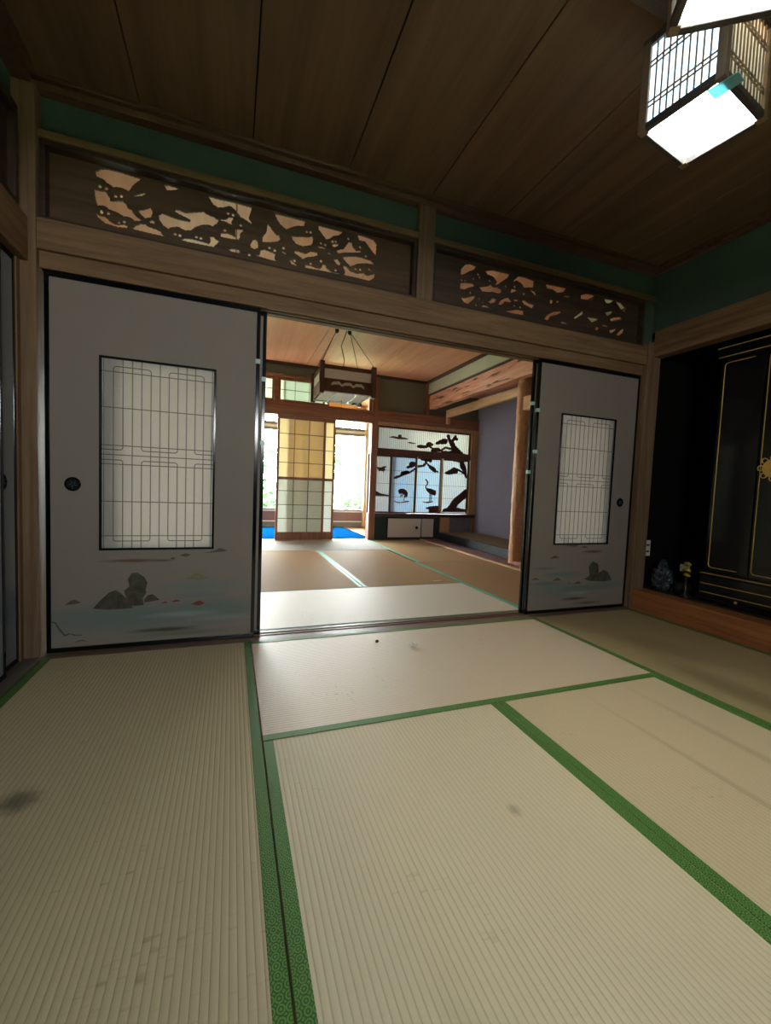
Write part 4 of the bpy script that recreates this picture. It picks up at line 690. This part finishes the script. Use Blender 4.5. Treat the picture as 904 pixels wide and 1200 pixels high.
# crumpled bag, small vessels and gilt ornament on the recess floor
def blob(c, r, seed, amp=.35, sub=4, sz=(1, 1, 1), fr=3.0, z0=None):
    bm = bmesh.new(); bmesh.ops.create_icosphere(bm, subdivisions=sub, radius=1)
    mb = MB()
    for v in bm.verts:
        d = 1 + amp * mnoise.noise(v.co * fr + Vector((seed, seed * 2, 0))) + amp * .4 * mnoise.noise(v.co * fr * 3 + Vector((0, seed, 4)))
        z = c[2] + v.co.z * d * r * sz[2]
        if z0 is not None: z = max(z, z0)
        mb.v.append((c[0] + v.co.x * d * r * sz[0], c[1] + v.co.y * d * r * sz[1], z))
    mb.f = [tuple(v.index for v in f.verts) for f in bm.faces]; bm.free()
    return mb
t = thing('plastic_bag', 'crumpled translucent grey plastic bag on the recess floor beside the pillar', 'bag', (3.11, -.12, .152))
blob((3.10, -.12, .235), .085, 3, .4, 4, (.8, .8, 1.15), 3.5, .153).build('bag_body', plain('grey_bag_plastic', '343b3d', .25, .5, bump=.8, bscale=40), t)
blob((3.10, -.12, .34), .035, 8, .6, 3, (1, .6, 1.2), 3).build('bag_neck', plain('grey_bag_plastic_neck', '2f3638', .3, .5), t)
t = thing('incense_burner', 'small dark incense pot on the recess floor between bag and altar cabinet', 'pot', (3.14, -.25, .152))
MB().lathe([(.03, 0), (.045, .004), (.055, .03), (.058, .05), (.05, .07), (.055, .08), (.048, .08), (.04, .06)], (3.14, -.25, .152), 'z', 24).build('pot_body', plain('dark_bronze', '23221f', .35, .5, metal=.3), t, smooth=True)
for k in range(3):
    a = k * 2.1
    MB().tube([(3.14 + .05 * math.cos(a), -.25 + .05 * math.sin(a), .19), (3.14 + .07 * math.cos(a), -.25 + .07 * math.sin(a), .17), (3.14 + .06 * math.cos(a), -.25 + .06 * math.sin(a), .153)], [.012, .009, .006], 8).build('pot_foot', plain('dark_bronze_foot', '23221f', .35, .5, metal=.3), t)
t = thing('altar_ornament', 'small ornament of curved gilt petals on a black stand beside the altar cabinet', 'ornament', (3.06, -.325, .152))
MB().lathe([(.035, 0), (.035, .01), (.012, .03), (.010, .15), (.022, .17), (.022, .18)], (3.06, -.325, .152), 'z', 18).build('stand', plain('black_stand', '121212', .3, .5), t, smooth=True)
MB().box(3.035, 3.085, -.33, -.29, .335, .385).build('pale_block', plain('pale_block', '9a9678', .5), t, .003)
for k, (dz, r) in enumerate(((.385, .05), (.34, .05), (.305, .04))):
    MB().tube([(3.04, -.32, dz), (3.03, -.335, dz + .014), (3.025, -.355, dz + .014), (3.03, -.372, dz + .006)], [.006, .012, .013, .007], 8).build('gilt_petal', plain('yellow_gilt', 'b39a3c', .4, .5, metal=.35), t, smooth=True)

# ------------------------------------------------------------------ hanging lanterns of the front room
LIT = glow('lit_paper', 'd6f2ff', 2.0); LITB = glow('lit_bottom', 'fff9f0', 52.0)
LP = paper('unlit_cream_paper', 'e2dccf', .25)
LW = wood('lantern_wood', '7a6250', '9c8068', 'z', .5); LWD = wood('lantern_wood_dark', '443c38', '5c504a', 'z', .5)
def lantern(c, rot, ax, ay, hz, label, tape=None):
    t = thing('hanging_lantern', label, 'lantern', c, rot, 'hanging lanterns of the front room')
    hx, hy = ax / 2, ay / 2; p = .026
    for sx in (-1, 1):
        for sy in (-1, 1):
            a, b = sorted((sx * hx, sx * (hx - p))); d, e = sorted((sy * hy, sy * (hy - p)))
            MB().box(a, b, d, e, 0, hz).build('corner_post', LW, t, .002, local=True)
    for z0, z1 in ((0, .022), (hz - .022, hz)):
        rl = MB(); rl.box(-hx + p, hx - p, -hy, -hy + .018, z0, z1).box(-hx + p, hx - p, hy - .018, hy, z0, z1).box(-hx, -hx + .018, -hy + p, hy - p, z0, z1).box(hx - .018, hx, -hy + p, hy - p, z0, z1)
        rl.build('rail', LWD, t, .002, local=True)
    # paper: the two sides turned to the room's left and back glow, the one turned to the right is unlit
    for side in range(4):
        pm_ = LP if side == 0 else LIT
        lm = MB(); q = .004
        if side in (0, 1):
            y = -hy + .012 if side == 0 else hy - .012
            pp = MB().box(-hx + p, hx - p, y - .001, y + .001, .022, hz - .022)
            yo = y - .005 if side == 0 else y + .005
            nb = 11
            for k in range(1, nb): x = -hx + p + (ax - 2 * p) * k / nb; lm.box(x - q/2, x + q/2, yo - q/2, yo + q/2, .022, hz - .022)
            for z in (.075, .09, hz - .09, hz - .075): lm.box(-hx + p, hx - p, yo - q/2, yo + q/2, z - q/2, z + q/2)
        else:
            x = -hx + .012 if side == 2 else hx - .012
            pp = MB().box(x - .001, x + .001, -hy + p, hy - p, .022, hz - .022)
            xo = x - .005 if side == 2 else x + .005
            nb = 10
            for k in range(1, nb): y = -hy + p + (ay - 2 * p) * k / nb; lm.box(xo - q/2, xo + q/2, y - q/2, y + q/2, .022, hz - .022)
            for z in (.075, .09, hz - .09, hz - .075): lm.box(xo - q/2, xo + q/2, -hy + p, hy - p, z - q/2, z + q/2)
        po = pp.build('side_paper', pm_, t, local=True); lm.build('side_lattice', LW, po, local=True)
    MB().box(-hx + p, hx - p, -hy + p, hy - p, hz - .06, hz - .03).build('light_panel', LITB, t, local=True)
    MB().box(-hx, hx, -hy, hy, hz - .012, hz + .004).build('top_board', LWD, t, local=True)
    cx = MB().tube([(0, 0, hz), (0, 0, 2.52 - c[2])], .004, 6); cx.build('cord', plain('lantern_cord', '2a2624', .6), t, local=True)
    if tape:
        mb = MB(); mb.prism(tape, 'z', -.003, -.001); mb.build('tape', TAPE, t, local=True)
    return t
TAPE = paper('cyan_tape', '9cd8dc', .5)
def loc2(c, rot, pts):
    o = []
    for x, y in pts:
        dx, dy = x - c[0], y - c[1]; o.append((dx * math.cos(rot) + dy * math.sin(rot), -dx * math.sin(rot) + dy * math.cos(rot)))
    return o
c1 = (1.4615, -1.308, 2.1); r1 = math.radians(9.27)
lantern(c1, r1, .2945, .2546, .2945, 'lit square lattice lantern with cyan tape on its bottom rim', TAPE_PTS and loc2(c1, r1, TAPE_PTS))
lantern((1.049, -1.714, 2.0), math.radians(-35), .29, .25, .29, 'lit square lattice lantern cut by the top right picture edge')
t = thing('ceiling_mount', 'flat wooden ceiling mount above the two lit lanterns', 'ceiling mount', (1.2, -1.42, 2.505))
MB().box(.98, 1.40, -1.62, -1.20, 2.512, 2.55).build('mount_board', wood('mount_wood', '5c5048', '74665a', 'x', .5), t, .003)
MB().lathe([(.05, 2.512), (.05, 2.50), (.03, 2.492)], (1.2, -1.42, 0), 'z', 20).build('mount_cap', plain('mount_cap', '3a3430', .5), t)
# ------------------------------------------------------------------ shoji screens
BAR = plain('shoji_bar_wood', '5a3a2c', .5)
def shoji(x0, x1, y, label):
    w_ = x1 - x0
    t = thing('shoji_screen', label, 'shoji screen', ((x0 + x1) / 2, y, .004), 0, 'shoji screens')
    s = .034
    MB().box(x0, x0 + s, y, y + .026, .004, 1.86).box(x1 - s, x1, y, y + .026, .004, 1.86).box(x0 + s, x1 - s, y, y + .026, .004, .122).box(x0 + s, x1 - s, y, y + .026, .908, .948).box(x0 + s, x1 - s, y, y + .026, 1.80, 1.86).build('screen_frame', M['far_wood_z'], t, .002)
    mb = MB(); iw = w_ - 2 * s
    for k in (1, 2): xx = x0 + s + iw * k / 3; mb.box(xx - .004, xx + .004, y + .006, y + .016, .122, 1.80)
    for z in (.327, .533, .741, 1.16, 1.37, 1.585): mb.box(x0 + s, x1 - s, y + .006, y + .016, z - .004, z + .004)
    mb.build('lattice', BAR, t)
    MB().box(x0 + s, x1 - s, y + .017, y + .0178, .948, 1.80).build('upper_paper', M['shoji_tan'], t)
    MB().box(x0 + s, x1 - s, y + .017, y + .0178, .122, .908).build('lower_paper', M['shoji_paper'], t)
    return t
shoji(.612, 1.335, 4.0, 'shoji screen standing in the far opening, in front of the other')
shoji(.775, 1.495, 4.034, 'shoji screen behind the front one, its right column showing')
M['thin_paper'] = paper('thin_paper', 'f2f7f8', .8)
def high_shoji(x0, x1, y, label):
    t = thing('high_shoji', label, 'window screen', ((x0 + x1) / 2, y, 2.046), 0, 'high window screens')
    s = .028
    MB().box(x0, x0 + s, y, y + .02, 2.046, 2.384).box(x1 - s, x1, y, y + .02, 2.046, 2.384).box(x0 + s, x1 - s, y, y + .02, 2.046, 2.074).box(x0 + s, x1 - s, y, y + .02, 2.352, 2.384).build('screen_frame', M['far_wood_z'], t, .0015)
    mb = MB().box(x0 + s, x1 - s, y + .005, y + .012, 2.214, 2.221)
    for k in (1, 2): xx = x0 + s + (x1 - x0 - 2 * s) * k / 3; mb.box(xx - .003, xx + .003, y + .005, y + .012, 2.074, 2.352)
    mb.build('lattice', BAR, t)
    MB().box(x0 + s, x1 - s, y + .013, y + .0137, 2.074, 2.352).build('paper', M['thin_paper'], t)
high_shoji(-.10, .553, 4.0, 'small high window screen left of the short post, above the left opening')
high_shoji(.617, 1.30, 4.0, 'small high window screen above the shoji, right of the short post')
high_shoji(.69, 1.372, 4.024, 'small high window screen behind its neighbour, beside the open orange gap')

# ------------------------------------------------------------------ carved alcove window
SIDE_LIT = plain('side_lit_stile_wood', 'dcc898', .5)  # lighter wood colour stands for side light on two stiles
SIL = plain('carved_silhouette_wood', '4a2720', .55, .3)
SW = wood('shoin_frame_wood', '4a2d24', '64402f', 'z', .45)
def shoin(x0, x1, z0, z1, y, label, carv, lit_left=False, cat='carved screen', bars=(.70, .915, 1.13), nm='carved_screen', pap=None):
    t = thing(nm, label, cat, ((x0 + x1) / 2, y, z0), 0, 'carved alcove window screens')
    s = .03
    MB().box(x1 - s, x1, y, y + .022, z0, z1).box(x0 + s, x1 - s, y, y + .022, z0, z0 + .022).box(x0 + s, x1 - s, y, y + .022, z1 - .03, z1).build('screen_frame', SW, t, .0015)
    MB().box(x0, x0 + s, y - (.004 if lit_left else 0), y + .022, z0, z1).build('edge_stile', SIDE_LIT if lit_left else SW, t, .0015)
    mb = MB(); nn = int((x1 - x0 - 2 * s) / .026)
    for k in range(1, nn): xx = x0 + s + (x1 - x0 - 2 * s) * k / nn; mb.box(xx - .0022, xx + .0022, y + .012, y + .0155, z0 + .02, z1 - .03)
    for z in bars: mb.box(x0 + s, x1 - s, y + .0115, y + .016, z - .003, z + .003)
    mb.build('reed_slats', plain('reed_' + nm, '7d6f66', .6), t)
    MB().box(x0 + s, x1 - s, y + .0165, y + .0172, z0 + .02, z1 - .03).build('paper', pap or M['shoin_paper'], t)
    for key, nm2 in carv:
        mb = MB()
        for pts in SHOIN[key]:
            if 'trunk' not in nm2 and key in ('branchA', 'branchB', 'clusterC', 'bush', 'transom'): pts = scallop(pts, .05, -.009)
            mb.prism([(min(max(a, x0 + .002), x1 - .002), b) for a, b in pts], 'y', y + .001, y + .011)
        mb.build(nm2, SIL, t)
M['shoin_paper'] = paper('shoin_paper', 'e4e8ea', .34)
M['shoin_sky_shade'] = paper('shoin_paper_sky_shade', 'cfe0ee', .36)  # bluish tint puts the sky shade into the paper colour
M['shoin_warm'] = paper('shoin_paper_warm', 'dbe3ea', .34)
shoin(2.03, 2.49, .434, 1.375, 4.034, 'carved window screen with a small flying bird, leftmost beside the post', (('hawk', 'carved_bird'), ('hill', 'carved_hill')))
shoin(2.405, 2.875, .434, 1.375, 4.008, 'carved window screen with a crane bending its head down', (('branchA', 'carved_branch'), ('cranebent', 'carved_crane')), pap=M['shoin_sky_shade'])
shoin(2.868, 3.352, .434, 1.375, 4.034, 'carved window screen with a crane standing with raised neck', (('branchB', 'carved_branch'), ('craneup', 'carved_crane'), ('bush', 'carved_bush')), True, pap=M['shoin_sky_shade'])
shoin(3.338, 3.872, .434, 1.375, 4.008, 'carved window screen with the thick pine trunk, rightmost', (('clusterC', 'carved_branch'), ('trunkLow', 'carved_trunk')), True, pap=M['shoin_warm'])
struct('trim_44', B(2.155, 3.875, 3.99, 4.07, 1.375, 1.455), SW, 'dark rail between carved screens and their top light', 'rail', .002)
shoin(2.155, 3.875, 1.455, 1.835, 4.01, 'wide carved top light with pine branches and a cloud over a round sun', (('cloud', 'carved_cloud'), ('transom', 'carved_pine')), bars=(), nm='carved_top_light')

# ------------------------------------------------------------------ low cupboard under the window
t = thing('low_cupboard', 'low cupboard with two pale sliding doors under the carved alcove window', 'cupboard', (2.75, 4.0, .0))
MB().box(2.16, 3.332, 4.02, 4.066, .0, .376).box(2.16, 2.37, 3.985, 4.02, .0, .376).box(3.24, 3.332, 3.985, 4.02, .0, .376).box(2.37, 3.24, 3.965, 4.02, .0, .03).box(2.37, 3.24, 3.965, 4.02, .362, .376).build('cupboard_body', plain('dark_green_cupboard', '26332f', .5), t)
for a, b, y in ((2.375, 2.99, 3.972), (2.985, 3.232, 3.99)):
    d = MB().box(a + .012, b - .012, y + .002, y + .012, .042, .35).build('cupboard_door', plain('pale_door_paper', 'cfc4ba', .6), t)
    MB().box(a, a + .012, y, y + .014, .03, .362).box(b - .012, b, y, y + .014, .03, .362).box(a + .012, b - .012, y, y + .014, .03, .042).box(a + .012, b - .012, y, y + .014, .35, .362).build('door_border', M['lacquer'], d)
    if b < 3: MB().lathe([(.022, .002), (.024, -.003), (.018, -.001), (.0, .0)], (2.90, y, .20), 'y', 20).build('door_handle', M['lacquer'], d)

# ------------------------------------------------------------------ lantern of the back room
c = (1.22, 2.62, 1.888); t = thing('wooden_ceiling_lantern', 'unlit wooden lantern with white paper band hanging in the back room', 'lantern', c, math.radians(-1.2))
LX = wood('back_lantern_wood', '4a2f26', '6a4636', 'z', .5); h = .30; HT = .33
for sx in (-1, 1):
    for sy in (-1, 1):
        MB().box(sx * h - .026, sx * h + .026, sy * h - .026, sy * h + .026, -.02, HT).build('corner_post', LX, t, .003, local=True)
def side(fn):
    # builds one face in (u along face, z) at depth d
    bd = MB(); fn(bd, -h + .026, h - .026, .255, .30, .0, .02); fn(bd, -h + .026, h - .026, .03, .15, .0, .012); fn(bd, -h + .026, h - .026, .01, .03, .0, .02)
    o = bd.build('side_board', LX, t, .001, local=True)
    pp = MB(); fn(pp, -h + .026, h - .026, .15, .255, .006, .009); pp.build('side_paper', M['lantern_paper'], t, local=True)
def F_(mb, a, b, z0, z1, d0, d1): mb.box(a, b, -h + d0, -h + d1, z0, z1)
def K_(mb, a, b, z0, z1, d0, d1): mb.box(a, b, h - d1, h - d0, z0, z1)
def L_(mb, a, b, z0, z1, d0, d1): mb.box(-h + d0, -h + d1, a, b, z0, z1)
def R_(mb, a, b, z0, z1, d0, d1): mb.box(h - d1, h - d0, a, b, z0, z1)
for fn in (F_, K_, L_, R_): side(fn)
top = []; bot = []
for i in range(41):
    u = -.19 + .38 * i / 40; e = .026 * abs(math.sin(math.pi * 3 * (i / 40))) + .01 * math.sin(i * .9) * .4
    top.append((u, .098 + e)); bot.append((u, .072 + e * .75))
for y0, y1 in ((-h - .003, -h + .001), (h - .001, h + .003)):
    MB().prism(top + bot[::-1], 'y', y0, y1).build('cloud_cutout', plain('pale_cloud', 'd9dcd8', .6), t, local=True)
MB().box(-h + .03, h - .03, -h + .03, h - .03, .012, .015).build('bottom_paper', M['lantern_paper'], t, local=True)
lt = MB()
for k in (-.12, .12): lt.box(k - .012, k + .012, -h - .0, h, -.004, .012)
for k in (-.28, .28): lt.box(-h, h, k - .012, k + .012, -.002, .012)
lt.build('bottom_bars', plain('pale_bars', 'c9cfd2', .5), t, local=True)
MB().lathe([(.028, -.03), (.03, -.012), (.022, .0)], (.20, .18, 0), 'z', 16).build('pull_switch', plain('dark_switch', '201c1a', .5), t, local=True)
for hx_, (px, py) in zip((-.075, -.07, .07, .075), ((-h, -h), (-h, h), (h, -h), (h, h))):
    MB().tube([(hx_ - .06, -.24, 2.60 - c[2]), (px, py, HT)], .0035, 6).build('hanging_wire', plain('wire', '2a211d', .6), t, local=True)
MB().tube([(-.02, -.24, .71), (-.07, -.20, .55), (-.01, -.12, .42), (.0, 0, .30)], .005, 6).build('power_cord', plain('cord_dark', '2a211d', .6), t, local=True)
MB().tube([(.02, .1, .01), (.02, .1, -.30)], .0025, 6).build('pull_string', plain('string', '4a4038', .7), t, local=True)
for x in (-.133, .012): MB().lathe([(.022, .712), (.022, .692), (.008, .672)], (x, -.24, 0), 'z', 12).build('ceiling_hook', plain('hook_dark', '1f1a18', .5), t, local=True)

# ------------------------------------------------------------------ veranda, small scraps
o = MB(); nx, ny = 28, 24
for j in range(ny + 1):
    for i in range(nx + 1):
        x = -.85 + 3.0 * i / nx; y = 4.13 + 1.83 * j / ny
        o.v.append((x, y, .003 + .006 * max(0, mnoise.noise(Vector((x * 3, y * 3, 1))) + .3)))
for j in range(ny):
    for i in range(nx): k = j * (nx + 1) + i; o.f.append((k, k + 1, k + nx + 2, k + nx + 1))
tb = o.build('plastic_sheet', M['tarp'], None, 0, True); md = tb.modifiers.new('thick', 'SOLIDIFY'); md.thickness = .0015; md.offset = 1
tag(tb, 'bright blue plastic sheet covering the veranda floor', 'sheet')
tag(blob((.761, -.241, .007), .010, 5, .5, 2, (1, .7, .8), 2, .001).build('debris', plain('dark_crumb', '4c4038', .8)), 'dark crumb on the crosswise tatami mat, the left of two', 'crumb', 'crumbs on the tatami')
tag(blob((.936, -.342,   .010), .014, 9, .5, 2, (1.1, .7, .9), 2, .001).build('debris', plain('white_crumb', 'e6e0d6', .8)), 'whitish crumb on the crosswise tatami mat, the right of two', 'crumb', 'crumbs on the tatami')
tag(MB().prism([(1.755, 1.07), (1.78, 1.095), (1.82, 1.09), (1.855, 1.10), (1.85, 1.075), (1.81, 1.062)], 'z', .001, .004).build('paper_scrap', plain('yellow_scrap', 'c9bf6a', .6)), 'small yellowish scrap on the brown tatami in the back room', 'scrap')

# ------------------------------------------------------------------ garden
LEAF = [plain('leaf_a', '41603a', .6, .3, var=.3, vscale=3), plain('leaf_b', '4c6b44', .6, .3, var=.3, vscale=3), plain('leaf_c', '3c5a38', .6, .3, var=.3, vscale=3)]
BARK = plain('bark', '6a5240', .9)
def shrub(x, y, r, hgt, label, seed, kind='garden_shrub', trunk=.0):
    rnd = random.Random(seed)
    t = thing(kind, label, 'tree' if trunk else 'shrub', (x, y, -.45), 0, 'garden plants outside the veranda')
    mb = MB()
    for _ in range(900):
        u = rnd.uniform(-1, 1); a = rnd.uniform(0, 2 * math.pi); q = math.sqrt(1 - u * u); rr = rnd.uniform(.55, 1.0)
        p = Vector((q * math.cos(a) * r * rr, q * math.sin(a) * r * rr, trunk + hgt / 2 + u * hgt / 2 * rr))
        p += Vector([mnoise.noise(p * 1.5 + Vector((seed, k, 0))) * r * .35 for k in range(3)])
        d1 = Vector([rnd.gauss(0, 1) for _ in range(3)]).normalized(); d2 = d1.cross(Vector([rnd.gauss(0, 1) for _ in range(3)])).normalized(); s = rnd.uniform(.06, .13) * (1 + r * .4)
        k = len(mb.v); mb.v += [tuple(p + d1 * s), tuple(p + d2 * s * .45), tuple(p - d1 * s), tuple(p - d2 * s * .45)]; mb.f.append((k, k + 1, k + 2, k + 3))
    mb.build('foliage', LEAF[seed % 3], t, local=True)
    st = MB()
    for k in range(3 if not trunk else 1):
        a = k * 2.1; st.tube([(.08 * math.cos(a), .08 * math.sin(a), 0), (.12 * math.cos(a), .12 * math.sin(a), trunk + hgt * .3), (.3 * r * math.cos(a), .3 * r * math.sin(a), trunk + hgt * .6)], [.05 + trunk * .03, .04 + trunk * .02, .015], 8)
    st.build('stem' if not trunk else 'trunk', BARK, t, local=True)
shrub(4.0, 10.2, .75, 1.3, 'low rounded shrub seen through the right window pane', 1)
shrub(2.6, 13.4, .7, 1.9, 'taller loose shrub behind the low one, at the left of the right pane', 2)
shrub(5.2, 12.6, .9, 1.5, 'wide shrub farther right in the garden', 4)
shrub(.7, 11.5, .8, 1.5, 'shrub seen through the left window pane', 3)
shrub(3.8, 17.0, 1.6, 2.8, 'distant garden tree in the right window pane', 6, 'garden_tree', 1.4)
shrub(.6, 17.5, 1.4, 2.4, 'distant garden tree in the left window pane', 8, 'garden_tree', 1.2)
